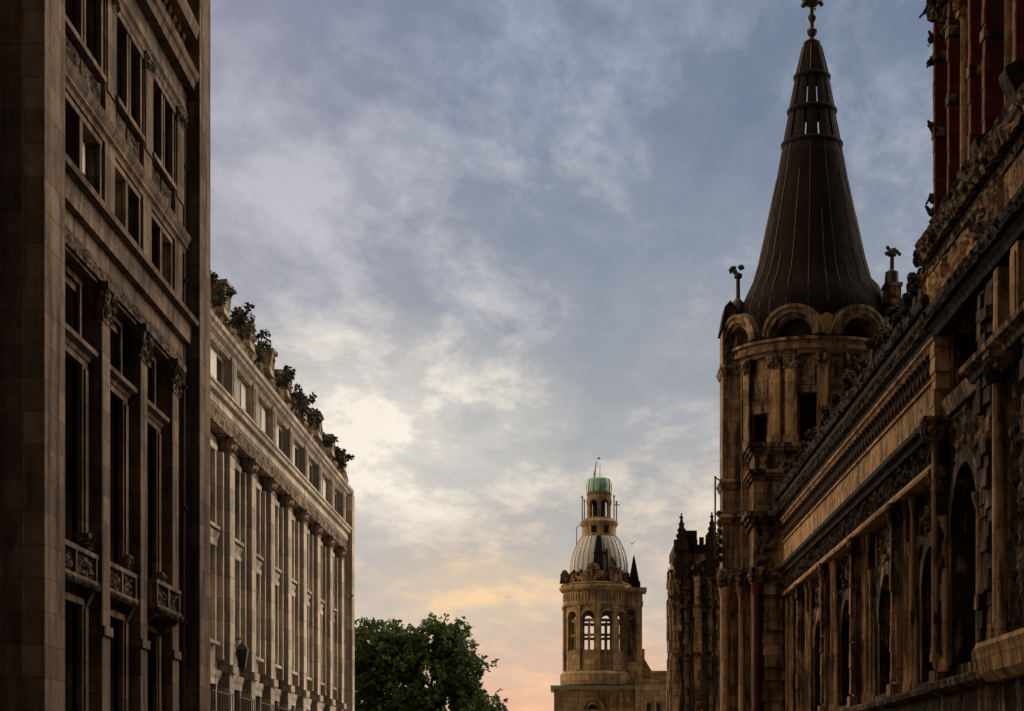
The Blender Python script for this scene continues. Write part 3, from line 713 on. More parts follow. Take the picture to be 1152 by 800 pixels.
for i, (c, r, zs) in enumerate(arches):
    a, b = wb[i]
    f = mb(); f.arch_fill(c, r, zs, zs+r+.003, WV-.5, WV-.003); f.arch_ring(c, r-.12, r+.2, zs, WV-.3, WV+.12)
    f.arch_ring(c, r-.28, r-.12, zs, WV-.5, WV-.12)
    f.box(c-r-.2, c-r+.12, WV-.3, WV+.1, 4.05, zs); f.box(c+r-.12, c+r+.2, WV-.3, WV+.1, 4.05, zs)
    f.prism([(WV-.3, 3.95), (WV+.2, 3.95), (WV+.2, 4.02), (WV, 4.1), (WV-.3, 4.1)], c-r-.25, c+r+.25)
    f = f.build('window', 'hall', H)
    s = mb(); s.box(c-.07, c+.07, WV-.46, WV-.3, 4.1, zs+r-.2); s.box(c-r+.1, c+r-.1, WV-.45, WV-.31, zs-.1, zs+.04); s.box(c-r+.1, c+r-.1, WV-.45, WV-.31, 5.4, 5.5); s.build('tracery', 'shaft', f)
    g_ = mb(); g_.half_disc(c, r-.05, zs, WV-.42, WV-.40); g_.box(c-r+.05, c+r-.05, WV-.42, WV-.40, 4.1, zs); g_.build('pane', 'glass', f)
    for du in (-r-.32, r+.32):
        s = mb(); s.lathe((c+du, WV+.14), [(.10, 3.9), (.10, 4.05), (.06, 4.12), (.055, zs+.1), (.09, zs+.22), (.10, zs+.3)], 9); s.build('shaft', 'shaft', f, smooth=True)
    k = mb(); k.relief(c-r*.95, c+r*.95, 7.35, 8.35, WV+.03, .14, 3.4, .07, 20+i, 1.4, .05); k.build('carving', 'hall_carved', f)
    for j, (p0, p1) in enumerate(((a+.35, a+.35+(b-a)*.22), (b-.35-(b-a)*.22, b-.35))):
        n_ = mb(); n_.box(p0-.12, p0, WV-.1, WV+.08, 7.5, 8.35); n_.box(p1, p1+.12, WV-.1, WV+.08, 7.5, 8.35); n_.box(p0, p1, WV-.5, WV-.4, 7.5, 8.35); n_.build('blind_panel', 'hall', H)
    rs = random.Random(i)
    for uu in (a+.18, b-.2):
        n_ = mb(); blocks(n_, uu-.16, uu+.16, 3.9, 8.4, WV+.12, rs); n_.build('quoin', 'hall', H)
    # slim full height shafts that divide the bay
    for j, t_ in enumerate((.10, .16, .74, .80, .87, .93)):
        uu = a+(b-a)*t_; r0 = rs.uniform(.045, .075); zt = rs.choice((8.42, 8.42, 7.4))
        s = mb(); s.loft([[(uu+q*math.cos(2*math.pi*k/8), WV+.2+q*math.sin(2*math.pi*k/8), z) for k in range(8)] for q, z in ((r0*1.7, 3.87), (r0*1.7, 4.1), (r0, 4.2), (r0*.95, 5.6), (r0*1.25, 5.65), (r0*1.2, 5.75), (r0*.95, 5.8), (r0*.92, zt-.35), (r0*1.7, zt-.12), (r0*1.8, zt))])
        s.build('engaged_shaft', 'shaft', H, smooth=True)
    for (u0_, u1_, z0_, z1_, sd_) in ((a+.02, c-r-.45, 3.9, 7.3, 1), (c+r+.45, b-.02, 3.9, 7.3, 2)):
        if u1_-u0_ > .3: k = mb(); k.relief(u0_, u1_, z0_, z1_, WV+.04, .10, 2.2, .11, 200+i*2+sd_, 1.3, .03); k.build('rough_wall', 'hall', H)
for i, u in enumerate(WP):
    p = mb(); p.box(u+.02, u+.40, WV+.003, -.06, 3.9, 8.1); blocks(p, u+.1, u+.32, 4.2, 8.0, .04, random.Random(700+i), .02, (.4, .8)); p = p.build('pilaster', 'shaft', H, bevel=.02)
    c = mb(); c.capital(u, u+.42, WV+.1, .03, 8.0, 8.45, .1, 100+i, 26); c.build('capital', 'hall_carved', p)
    q = mb(); q.box(u-.06, u+.48, WV+.003, .1, 3.86, 4.15); q.build('pedestal', 'shaft', p)
m = mb(); m.relief(-16, UE, 0, 3.6, .0, .05, 1.8, .16, 30, 1, .6); m.build('base_wall', 'hall', H)
m = mb(); m.prism([(-.6, 3.603), (.05, 3.603), (.2, 3.68), (.22, 3.78), (.1, 3.855), (-.6, 3.855)], 7.6, UE, 200).jitter(0.012, 2.6); m.build('base_moulding', 'hall', H)
# entablature with carved frieze, plain parapet band, balustrade, deep eaves
m = mb(); m.prism([(-.6, 8.453), (.03, 8.453), (.05, 8.52), (.0, 8.62), (-.6, 8.62)], 7.75, UE); m.build('architrave', 'hall_clean', H)
m = mb(); m.relief(7.75, UE, 8.623, 9.2, -.03, .09, 3.6, .06, 31, 1.5, .4); m.build('carved_frieze', 'hall_black', H)
m = mb(); m.prism([(-.6, 9.203), (.06, 9.203), (.1, 9.3), (.22, 9.36), (.24, 9.46), (.04, 9.52), (-.6, 9.52)], 7.75, UE, 240).jitter(0.012, 2.6); m.build('string_course', 'hall_black', H)
m = mb(); m.relief(7.8, UE, 9.523, 10.3, .02, .022, 3.5, .09, 90, 1.2, .5); m.box(7.8, UE, -.5, .07, 10.303, 10.36); m.build('parapet_band', 'hall_clean', H)
m = mb(); m.box(7.8, UE, -.75, -.62, 10.363, 11.0); m.build('dark_backing', 'hall_black', H)
b0 = mb(); b0.lathe((8.35, -.03), [(.10, 10.363), (.10, 10.42), (.055, 10.46), (.11, 10.6), (.10, 10.68), (.045, 10.85), (.09, 10.93), (.10, 11.0)], 10)
b0 = b0.build('baluster', 'hall', H, smooth=True); rep(b0, [.5*k for k in range(1, 56)])
m = mb(); m.prism([(-.6, 11.003), (.03, 11.003), (.07, 11.06), (.04, 11.1), (.11, 11.14), (.11, 11.2), (.07, 11.22), (-.6, 11.22)], 7.75, UE, 220).jitter(0.012, 2.6); m.build('balustrade_rail', 'hall_clean', H)
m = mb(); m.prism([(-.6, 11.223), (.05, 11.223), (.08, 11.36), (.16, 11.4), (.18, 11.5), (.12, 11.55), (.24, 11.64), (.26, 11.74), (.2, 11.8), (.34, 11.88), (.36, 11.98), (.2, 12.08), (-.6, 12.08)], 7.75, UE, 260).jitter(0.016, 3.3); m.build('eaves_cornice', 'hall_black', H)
rs = random.Random(8)
m = mb(); m.relief(7.8, UE, 12.083, 12.36, .16, .14, 2.6, .09, 33, 1.6, .3); m.build('eaves_cresting', 'hall_black', H)

# pavilion at the near end of the hall
m = mb(); m.wall(-16, 7.72, 3.6, 11.2, -1.5, -.25, [(-2.8, -.6, 4.6, 8.4), (-8.8, -6.6, 4.6, 8.4), (4.1, 7.3, 9.75, 11.1), (4.3, 7.1, 4.2, 8.3)]); m.build('wall', 'hall', H)
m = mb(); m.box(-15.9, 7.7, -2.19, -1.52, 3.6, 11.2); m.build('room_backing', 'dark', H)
m = mb(); m.relief(4.1, 7.3, 9.75, 11.1, -1.05, .05, 3, .1, 40, 1, .2); m.build('loggia_panel', 'hall_clean', H)
q = mb(); blocks(q, 5.0, 5.3, 9.75, 11.1, -.9, rs, .03); q.build('loggia_pier', 'shaft', H)
for j, (c, r, zt) in enumerate(((5.7, 1.4, 8.3), (-1.7, 1.1, 8.4), (-7.7, 1.1, 8.4))):
    zs = zt-r; f = mb(); f.arch_fill(c, r, zs, zt+.003, -1.2, -.253); f.arch_ring(c, r-.1, r+.22, zs, -.6, -.12); f.arch_ring(c, r-.28, r-.1, zs, -.9, -.4)
    f.box(c-r-.2, c-r+.12, -.6, -.14, 4.2, zs); f.box(c+r-.12, c+r+.2, -.6, -.14, 4.2, zs); f = f.build('window', 'hall', H)
    s = mb(); s.box(c-.08, c+.08, -.95, -.75, 4.2, zt-.2); s.box(c-r+.1, c+r-.1, -.94, -.76, zs-.1, zs+.06); s.build('tracery', 'shaft', f)
    g_ = mb(); g_.half_disc(c, r-.05, zs, -.88, -.86); g_.box(c-r+.05, c+r-.05, -.88, -.86, 4.2, zs); g_.build('pane', 'glass', f)
    for du in (-r-.3, r+.34):
        s = mb(); s.lathe((c+du, -.1), [(.16, 4.1), (.16, 4.3), (.09, 4.4), (.085, zs+.1), (.16, zs+.35), (.17, zs+.45)], 10); s.build('shaft', 'shaft', f, smooth=True)
rs = random.Random(21)
for j, (u0, u1, z0, z1) in enumerate(((-.5, 1.9, 4.3, 9.4), (3.65, 4.25, 3.9, 9.4), (7.15, 7.4, 3.9, 9.4), (2.4, 3.9, 9.8, 11.15), (-16, -.4, 9.75, 11.2), (.8, 1.9, 9.75, 11.2), (4.0, 7.4, 8.4, 9.4))):
    q = mb(); q.relief(u0, u1, z0, z1, -.2, .10, 2.4, .09, 220+j, 1.4, .03); q.build('rough_wall', 'hall', H)
for (u0, u1, z0, z1, v) in ((2.5, 3.0, 3.9, 9.4, .05), (3.2, 3.6, 3.9, 9.4, .0), (2.4, 3.1, 9.8, 11.1, .05), (3.3, 3.7, 9.8, 11.1, .0), (7.4, 7.74, 3.9, 9.4, .05), (-.4, .0, 4.3, 9.4, .0)):
    q = mb(); blocks(q, u0, u1, z0, z1, v, rs, .09); q.build('rough_pier', 'hall', H)
p = mb(); p.box(1.95, 2.35, -.25, .02, 3.9, 11.15); p.box(2.05, 2.25, .02, .06, 4.6, 9.3); p.build('pilaster', 'shaft', H, bevel=.02)
p = mb(); p.box(.2, .75, -.25, .06, 9.75, 11.15); p.box(.3, .65, .06, .1, 9.9, 11.0); p.build('pilaster', 'hall_clean', H, bevel=.02)
for u in (1.3, -3.4, 7.5):
    s = mb(); k = .68 if u < 7 else .5; s.lathe((u, .10), [(.24*k, 4.3), (.24*k, 4.45), (.19*k, 4.52), (.2*k, 4.6), (.165*k, 4.68), (.15*k, 8.9), (.2*k, 8.98)], 14); s = s.build('column', 'shaft', H, smooth=True)
    c = mb(); c.capital(u-.17, u+.17, -.05, .29, 8.98, 9.42, .1, 130, 26); c.build('capital', 'hall_carved', s)
m = mb(); m.prism([(-.5, 3.603), (.2, 3.603), (.35, 3.75), (.4, 4.1), (.44, 4.2), (.4, 4.295), (-.5, 4.295)], -16, 2.0); m.build('pedestal_course', 'hall_clean', H)
m = mb(); m.prism([(-.5, 3.603), (.08, 3.603), (.24, 3.7), (.26, 3.84), (.12, 3.897), (-.5, 3.897)], 2.003, 7.74); m.build('base_moulding', 'hall', H)
m = mb(); m.prism([(-.5, 9.42), (.1, 9.42), (.14, 9.52), (.3, 9.6), (.32, 9.7), (.1, 9.747), (-.5, 9.747)], -16, 4.0); m.build('string_course', 'hall_carved', H)
m = mb(); m.prism([(-.5, 9.42), (-.1, 9.42), (-.05, 9.6), (-.02, 9.747), (-.5, 9.747)], 4.003, 7.74); m.build('string_course', 'hall_carved', H)
m = mb(); m.prism([(-.9, 11.203), (.05, 11.203), (.1, 11.3), (.18, 11.36), (.16, 11.44), (.24, 11.5), (.3, 11.58), (.32, 11.68), (.1, 11.74), (-.9, 11.74)], -16, 8.1, 140).jitter(0.014, 4.0); m.build('cornice', 'hall_black', H)
m = mb(); m.relief(-16, 1.0, 11.743, 12.5, .12, .05, 3.2, .08, 41, 1.2, .8); m.build('parapet_panel', 'hall_clean', H)
m = mb(); m.relief(3.2, 8.2, 11.743, 12.5, .12, .11, 2.6, .08, 42, 1.5, .8); m.build('parapet_panel', 'hall_clean', H)
m = mb(); m.relief(1.003, 3.197, 11.743, 12.5, .24, .14, 3.4, .07, 43, 1.6, .9); m.build('carved_boss', 'hall_carved', H)
m = mb(); m.prism([(-1, 12.503), (.1, 12.503), (.12, 12.6), (.2, 12.66), (.16, 12.74), (.24, 12.82), (.28, 12.92), (.36, 13.0), (.36, 13.1), (.1, 13.2), (-1, 13.2)], -16, 8.0, 140).jitter(0.014, 4.0); m.build('top_cornice', 'hall_black', H)
m = mb(); m.relief(-16, 8.5, 13.143, 13.4, .3, .14, 2.2, .1, 230, 1.5, .3); m.build('cresting', 'hall_black', H)
for j, (u0, u1, z0, z1, v, amp) in enumerate(((-16, 8.0, 12.78, 13.2, .33, .11), (-16, 8.1, 11.42, 11.72, .28, .10), (7.75, UE, 11.82, 12.07, .33, .09), (7.75, UE, 11.42, 11.7, .2, .07), (-16, 8.0, 12.52, 12.7, .17, .06))):
    m = mb(); m.relief(u0, u1, z0, z1, v, amp, 4.2, .075, 240+j, 1.6, .12); m.build('carved_moulding', 'hall_carved' if j in (0, 4) else 'hall_black', H)
m = mb(); rs = random.Random(77)
for k in range(46): m.blob((8.15+rs.uniform(-.1, .35), rs.uniform(-.6, .3), rs.uniform(11.3, 13.1)), (.15, .15, .16), rs)
m.build('corner_carving', 'hall_carved', H)
for i, u in enumerate((8.8, 9.5, 10.3, 11.4, 12.6, 14.0, 15.6, 17.4, 19.6, 22.0, 24.5, 27.5, 30.5, 33.5)):
    m = mb(); rs = random.Random(300+i); h = (1.0, .75, .85, .6, .7, .5, .65, .5, .6, .5, .6, .5, .6, .5)[i]
    m.frustum((u, .05), 12.2, 12.2+h*.7, .22, .12, .16, .1)
    for k in range(10): m.blob((u+rs.uniform(-.3, .3), .05+rs.uniform(-.2, .22), 12.22+rs.uniform(.05, h)), (.11, .1, .13), rs)
    m.blob((u, .05, 12.2+h), (.09, .09, .16), rs)
    m.build('cresting_boss', 'hall_black', H)
m = mb(); blocks(m, 7.75, 8.25, 9.5, 11.2, .06, rs, .03); m.build('fluted_pier', 'hall_clean', H)

# ================================================================== red brick upper storey above the pavilion
T = thing('brick_tower', (7.95, 34.2, 0), 'dark red brick tower with stone shafts rising above the near stone cornice', 'tower', rz=.0031)
m = mb(); m.box(-14, 7.85, -7, -.45, 12.6, 26); m.build('wall', 'brick', T)
m = mb(); m.box(-14.2, 8.1, -7.1, -.1, 26.003, 26.5); m.build('roof', 'roof', T)
for i, (a, b, v, zb) in enumerate(((7.75, 8.0, .10, 13.3), (6.35, 6.58, .08, 13.5), (4.15, 4.4, .10, 13.7), (2.75, 3.05, .12, 13.8), (.2, .5, .14, 14.2), (-2.2, -1.8, .16, 14.3))):
    p = mb(); p.box(a, b, -.448, v, zb, 25.2); p = p.build('pier', 'brick', T)
    e = mb(); z = zb; rs = random.Random(i)
    while z < 25.1:
        d = rs.uniform(-.012, .012); e.box(a+.03, b-.03, v-.05, v+.02+d, z, z+.29); z += .3
    e.build('edging', 'quoin', p)
    for zz in (15.4+.2*(i % 2), 17.0):
        h = mb(); h.box(a-.03, b+.03, -.447, v+.045, zz, zz+.2); h.build('stone_band', 'hall_carved', p)
    h = mb(); h.prism([(-.44, zb-.7), (v+.02, zb-.7), (v+.06, zb-.5), (v+.2, zb-.24), (v+.22, zb-.1), (v+.05, zb-.003), (-.44, zb-.003)], a-.12, b+.1); h.build('volute', 'hall_black', p)
for i, (u, v) in enumerate(((5.6, -.08), (1.75, -.1), (7.2, -.22))):
    s = mb(); s.lathe((u, v), [(.16, 13.1), (.16, 13.3), (.11, 13.45), (.10, 17.0), (.15, 17.15)], 12); s = s.build('shaft', 'shaft', T, smooth=True)
    c = mb(); c.capital(u-.13, u+.13, v-.13, v+.13, 17.15, 17.58, .1, 140+i, 20); c.build('capital', 'hall_carved', s)
w_ = mb(); w_.box(4.5, 4.62, -.449, -.2, 14, 16.4); w_.box(5.3, 5.42, -.449, -.2, 14, 16.4); w_.box(4.5, 5.42, -.449, -.18, 16.403, 16.7); w_ = w_.build('window', 'hall_clean', T)
g_ = mb(); g_.box(4.62, 5.3, -.448, -.42, 14, 16.4); g_.build('pane', 'glass', w_)
m = mb(); rs = random.Random(55)
for k in range(190): m.blob((rs.uniform(-3.8, 8.05), rs.uniform(-.2, .2), rs.uniform(17.65, 18.5)), (.15, .15, .19), rs)
m.box(-13.9, 8.02, -.44, .0, 17.6, 18.55); m.box(-13.9, 8.1, -.44, .3, 18.553, 18.8); m.build('carved_frieze', 'hall_carved', T)
for i, (z, l) in enumerate(((18.1, .40), (17.5, .18), (17.05, .22), (15.6, .2), (14.15, .24), (13.8, .26))):
    m = mb(); rs = random.Random(i+400)
    m.tube([(7.9, .0, z), (7.95, .05+l*.5, z+.05), (7.95, .05+l*.9, z+(.2 if i % 2 else -.12))], [.09, .07, .03], 6)
    for k in range(3): m.blob((7.92, .05+l*rs.uniform(.2, .8), z+rs.uniform(-.06, .1)), (.07, .07, .08), rs)
    m.build('crocket', 'hall_carved', T)

# ================================================================== turret with the tall slate spire
U = thing('corner_turret', (9.2, 74, 0), 'round stone corner turret with tall dark slate spire and half round dormers', 'tower')
def fr(): return MB(FRONT)
# square lower body, ledges and buttress
m = fr(); m.wall(-2.45, 3.8, 0, 13.6, 2.0, 3.0, [(-1.0, -.2, 4.5, 8.6), (.6, 1.6, 4.5, 8.6)]); m.build('wall', 'turret', U)
m = fr(); m.box(-2.44, 3.8, -3.2, 1.997, 0, 13.6); m.build('core_wall', 'turret', U)
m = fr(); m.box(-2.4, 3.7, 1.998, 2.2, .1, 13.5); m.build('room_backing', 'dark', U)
def ledge(z0, z1, out, x0=-2.45, x1=3.8, vf=3.0, mat='hall_carved'):
    m = fr(); h = z1-z0
    for k, (f0, f1, o) in enumerate(((0, .3, .35), (.3, .62, .7), (.62, 1, 1))):
        m.box(x0-out*o, x1+out*o, -3.2-out*o, vf+out*o, z0+h*f0+(.002 if k else 0), z0+h*f1)
    m.build('ledge', mat, U)
ledge(13.55, 13.95, .25); ledge(12.65, 13.0, .22); ledge(11.0, 11.5, .3); ledge(9.0, 9.35, .15)
m = fr(); m.relief(-2.4, 3.7, 13.02, 13.52, 3.02, .06, 2.5, .09, 50, 1.3); m.build('carved_course', 'hall_carved', U)
m = fr(); m.relief(-2.4, 3.7, 9.4, 10.95, 3.04, .14, 1.8, .1, 51, 1.3); m.build('carved_frieze', 'hall_carved', U)
rs = random.Random(14)
m = fr(); blocks(m, -2.15, -1.4, 3.0, 9.0, 3.2, rs, .1, (.3, .5)); m.build('rough_pier', 'turret', U)
for i, (x, v, r, mat_) in enumerate(((-2.35, 3.15, .14, 'red_marble'), (-1.25, 3.2, .1, 'shaft'), (-.85, 3.2, .1, 'red_marble'), (-.5, 3.22, .16, 'shaft'), (.3, 3.2, .13, 'shaft'), (-2.75, 1.6, .13, 'shaft'), (-3.3, 1.2, .17, 'shaft'))):
    s = fr(); s.lathe((x, v), [(r*1.6, 2.6), (r*1.6, 2.9), (r, 3.05), (r*.95, 8.5), (r*1.4, 8.7), (r*1.6, 8.98)], 12)
    s = s.build('shaft', mat_, U, smooth=True)
    if mat_ == 'red_marble': s['label'] = 'dark red marble shaft'
    c = fr(); c.capital(x-r, x+r, v-r, v+r, 8.98, 9.5, .09, 150+i, 18); c.build('capital', 'hall_carved', s)
for i, (x0, x1) in enumerate(((-1.0, -.2), (.6, 1.6))):
    w_ = fr(); w_.box(x0-.12, x0, 2.9, 3.1, 4.4, 8.7); w_.box(x1, x1+.12, 2.9, 3.1, 4.4, 8.7); w_.box(x0-.12, x1+.12, 2.9, 3.12, 8.703, 8.9); w_ = w_.build('window', 'turret', U)
    g_ = fr(); g_.box(x0, x1, 2.5, 2.53, 4.5, 8.6); g_.build('pane', 'glass', w_)
# left buttress with gabled cap
bt = fr(); bt.box(-3.38, -2.72, -.6, .75, 0, 18.5); bt = bt.build('buttress', 'turret', U)
m = fr(); m.box(-2.719, -2.3, -2.2, 1.2, 0, 17.2); m.build('side_wall', 'turret', U)
m = fr(); m.poly([(-3.38, 18.503), (-2.72, 18.503), (-2.9, 19.25), (-3.12, 19.45), (-3.25, 19.3)], -.6, .7); m.build('gable', 'turret', bt)
m = fr(); m.loft([[(-3.46, v, 18.5), (-3.30, v, 19.36), (-3.1, v, 19.58), (-2.82, v, 19.3), (-2.86, v, 19.22), (-3.11, v, 19.47), (-3.24, v, 19.32), (-3.38, v, 18.5)] for v in (-.66, .8)]); m.build('coping', 'hall_black', bt)
m = fr(); m.relief(-3.3, -2.8, 17.2, 18.45, .78, .05, 4, .07, 52, 1.3, .02); m.build('carving', 'turret', bt)
for z in (17.1, 12.9, 11.6, 9.6):
    m = fr(); m.frustum((-3.05, .07), z-.25, z, .36, .46, .72, .82); m.frustum((-3.05, .07), z, z+.12, .46, .4, .82, .74); m.build('string_course', 'hall_carved', bt)
m = fr(); m.tube([(-3.62, .3, 10.2), (-3.62, .3, 13.2)], .035, 6); m.tube([(-3.62, .3, 13.15), (-3.4, .3, 13.0)], .03, 6); m.build('drainpipe', 'iron', U)
for i in range(6):
    m = fr(); rs = random.Random(500+i); z = 8.5+i*.33
    m.blob((-3.46, .5, z+1.6), (.14, .14, .14), rs); m.blob((-3.52, .6, z+1.65), (.08, .1, .09), rs); m.build('crocket', 'hall_carved', bt)
# drum
RD = 2.75
dm = MB(ROUND(RD)); A = lambda d: R(d)*RD
op = [(A(-17.5), A(-3.5), 13.96, 15.8), (A(-64), A(-42), 14.1, 15.2), (A(36), A(48), 13.96, 15.8), (A(66), A(80), 13.96, 15.8)]
dm.wall(A(-180), A(180), 13.95, 17.2, -.5, 0, op, n_sub=48); dm.build('drum_wall', 'turret', U)
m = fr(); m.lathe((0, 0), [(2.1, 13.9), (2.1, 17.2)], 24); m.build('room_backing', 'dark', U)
for i, (a0, a1, z0, z1) in enumerate(op):
    w_ = MB(ROUND(RD)); w_.box(a0-.12, a1+.12, -.1, .1, z1+.003, z1+.26, 4); w_.box(a0-.1, a0, -.1, .06, z0, z1); w_.box(a1, a1+.1, -.1, .06, z0, z1); w_ = w_.build('window', 'turret', U)
    g_ = MB(ROUND(RD)); g_.box(a0, a1, -.46, -.43, z0, z1, 3); g_.build('shutter', 'dark', w_)
for i, d in enumerate((-60, -34, -21.5, .5, 22, 31, 53, 62, 84)):
    p = MB(ROUND(RD)); hw = .17 if i not in (1, 2) else .2
    p.box(A(d)-hw, A(d)+hw, .002, .24, 14.1, 16.75, 3); p.box(A(d)-hw-.05, A(d)+hw+.05, .002, .3, 13.953, 14.3, 3); p = p.build('pilaster', 'shaft' if i != 0 else 'turret', U)
    c = MB(ROUND(RD)); c.capital(A(d)-hw, A(d)+hw, .0, .24, 16.75, 17.18, .07, 160+i, 16); c.build('capital', 'hall_carved', p)
for i, (a, b) in enumerate(((-20, -2), (3, 20), (33, 52))):
    m = MB(ROUND(RD)); m.relief(A(a)+.1, A(b)-.15, 16.1, 17.1, .05, .05, 3, .1, 60+i, 1.2); m.build('carved_panel', 'turret', U)
m = MB(ROUND(RD)); m.box(A(-66), A(-36), .003, .1, 15.45, 15.75, 6); m.build('lintel', 'turret', U)
m = fr(); m.lathe((0, 0), [(2.5, 17.2), (2.92, 17.2), (2.95, 17.3), (3.1, 17.36), (3.14, 17.48), (3.04, 17.52), (3.06, 17.62), (3.18, 17.66), (3.18, 17.76), (2.9, 17.82), (2.4, 17.82)], 48); m.build('cornice', 'turret', U, smooth=True)
# spire
sp = [(2.7, 17.82), (2.7, 18.5), (2.72, 18.95), (2.68, 19.35), (2.52, 19.75), (2.3, 20.15), (2.12, 20.6), (1.98, 21.1), (1.64, 22.7), (1.3, 24.3), (1.08, 25.5)]
def slope(pr, z):
    for (r0, z0), (r1, z1) in zip(pr, pr[1:]):
        if z0 <= z <= z1: return r0+(r1-r0)*(z-z0)/(z1-z0)
    return pr[-1][0]
rs = random.Random(19); prof = [(2.7, 17.82)]; z = 18.1
while z < 25.3:
    h = rs.uniform(.22, .34); prof += [(slope(sp, z)+.011+rs.uniform(0, .007), z), (slope(sp, z+h-.03)+.0, z+h-.03)]; z += h
m = fr(); m.lathe((0, 0), prof+[(1.08, 25.5)], 64); m.jitter(.022, 2.6); s_ = m.build('spire', 'slate', U, smooth=True)
m = fr()
def rs_(z):                                          # spire radius at a height
    pr = sp+[(.86, 26.75), (.60, 28.06), (.3, 29.35)]
    for (r0, z0), (r1, z1) in zip(pr, pr[1:]):
        if z0 <= z <= z1: return r0+(r1-r0)*(z-z0)/(z1-z0)
    return .3
for j in range(26):
    a = 2*math.pi*(j+.31+.2*math.sin(j*5))/26
    m.tube([((rs_(z)+.01)*math.cos(a), (rs_(z)+.01)*math.sin(a), z) for z in (18.6, 19.2, 19.8, 20.5, 21.2, 22.7, 24.3, 25.5)][:(8, 6, 8, 7, 5)[j % 5]], .018, 5)
m.build('seam', 'lead', s_)
for r, z in ((1.08, 25.5), (.86, 26.75), (.62, 28.02)):
    m = fr(); m.lathe((0, 0), [(r-.1, z-.08), (r+.03, z-.08), (r+.08, z), (r+.08, z+.07), (r+.02, z+.12), (r-.1, z+.12)], 24); m.build('band', 'slate', s_)
# two open louvred stages: a ring of staves with slits through which the sky shows
for (r0, z0, r1, z1) in ((1.07, 25.62, .87, 26.67), (.85, 26.87, .64, 27.94)):
    m = fr(); n = 12
    for j in range(n):
        wd = 2*math.pi/n*.79; a0 = 2*math.pi*j/n-wd/2-R(7.1)
        P = lambda r, a, z: (r*math.sin(a), -r*math.cos(a)*-1, z)
        m.loft([[P(r0-.09, a0, z0), P(r0, a0, z0), P(r0+.01, a0+wd/2, z0), P(r0, a0+wd, z0), P(r0-.09, a0+wd, z0)], [P(r1-.09, a0, z1), P(r1, a0, z1), P(r1+.01, a0+wd/2, z1), P(r1, a0+wd, z1), P(r1-.09, a0+wd, z1)]])
    m.build('louvre_stage', 'slate', s_)
m = fr(); m.lathe((0, 0), [(.6, 28.14), (.34, 29.2), (.3, 29.36), (.16, 29.45)], 16); m.build('spire_tip', 'slate', s_)
m = fr()
for j in range(8): a = math.pi/4*j+.2; m.tube([((r+.01)*math.cos(a), (r+.01)*math.sin(a), z) for r, z in ((.6, 28.14), (.34, 29.2))], .025, 5)
m.build('seam', 'lead', s_)
m = fr(); m.lathe((0, 0), [(.12, 29.4), (.1, 29.55), (.22, 29.7), (.22, 29.8), (.1, 29.88), (.08, 30.05), (.17, 30.2), (.18, 30.3), (.08, 30.42), (.07, 30.65), (.2, 30.72), (.34, 30.9), (.38, 31.1), (.32, 31.3), (.16, 31.45), (.03, 31.9)], 14); f_ = m.build('finial', 'iron', s_, smooth=True)
m = fr(); rs = random.Random(9)
for k in range(26): a = rs.uniform(0, 6.28); z = rs.uniform(30.7, 31.4); m.blob((.34*math.cos(a), .34*math.sin(a), z), (.09, .09, .1), rs)
m.build('leaf_ball', 'iron', f_)
# half round dormers round the foot of the spire
for i, d in enumerate((-65, -19, 25.5, 70, 116, 160, 205, 251)):
    RO = 2.98; l = MB(ROUND(RO)); c = R(d)*RO
    l.arch_ring(c, .76, .94, 17.83, -1.0, .34, 18); l.arch_ring(c, .94, 1.06, 17.83, -1.2, .40, 18); l.arch_ring(c, .64, .76, 17.83, -.25, .22, 18)
    l = l.build('dormer', 'turret', U, smooth=True)
    k = MB(ROUND(RO)); k.half_disc(c, .66, 17.83, -.3, -.18); k.build('opening', 'dark', l)
    k = MB(ROUND(RO)); k.arch_ring(c, .9, 1.1, 17.85, -2.3, .1, 18); k.build('hood', 'lead', l, smooth=True)
m = MB(ROUND(2.98)); m.poly([(R(2.8)*2.98-.14, 17.83), (R(2.8)*2.98+.14, 17.83), (R(2.8)*2.98+.2, 18.5), (R(2.8)*2.98, 18.62), (R(2.8)*2.98-.2, 18.5)], .02, .12); m.build('gilt_shield', 'gilt', U)
m = fr(); m.tube([(-2.6, 3.4, 4.6), (-2.2, 3.6, 3.9), (-1.5, 3.6, 3.6), (-.6, 3.5, 3.7), (.4, 3.5, 4.1)], .016, 5); m.build('cable', 'iron', U)
# finials on pedestals
def finial(x, v, z0, h, s=1.0, seed=1):
    f = fr(); f.loft([[(x+q*math.cos(2*math.pi*j/10), v+q*math.sin(2*math.pi*j/10), z) for j in range(10)] for q, z in ((.28*s, z0), (.26*s, z0+.35*h), (.12*s, z0+.42*h), (.09*s, z0+.44*h), (.085*s, z0+.78*h), (.16*s, z0+.8*h), (.18*s, z0+.86*h), (.1*s, z0+.88*h))])
    f = f.build('finial', 'iron', U, smooth=True)
    g_ = fr(); rs = random.Random(seed)
    for k in range(12): a = rs.uniform(0, 6.28); q = rs.uniform(.08, .3)*s; g_.blob((x+q*math.cos(a), v+q*math.sin(a)*.6, z0+h*rs.uniform(.86, 1.0)), (.08*s, .08*s, .09*s), rs)
    g_.build('leaf_crown', 'iron', f)
m = fr(); m.frustum((-2.8, .3), 18.0, 18.9, .3, .26); m.build('pedestal', 'hall_carved', U)
finial(-2.78, .3, 18.85, 2.1, .95, 1)
m = fr(); m.box(2.45, 3.35, .4, 1.4, 17.0, 19.3); m.box(2.35, 3.45, .3, 1.5, 19.303, 19.5); m.box(2.55, 3.1, .5, 1.3, 19.503, 20.0); m.box(2.5, 3.15, .45, 1.35, 20.003, 20.12); m.build('pedestal', 'hall_carved', U)
finial(2.83, .9, 20.1, 1.35, 1.0, 2)
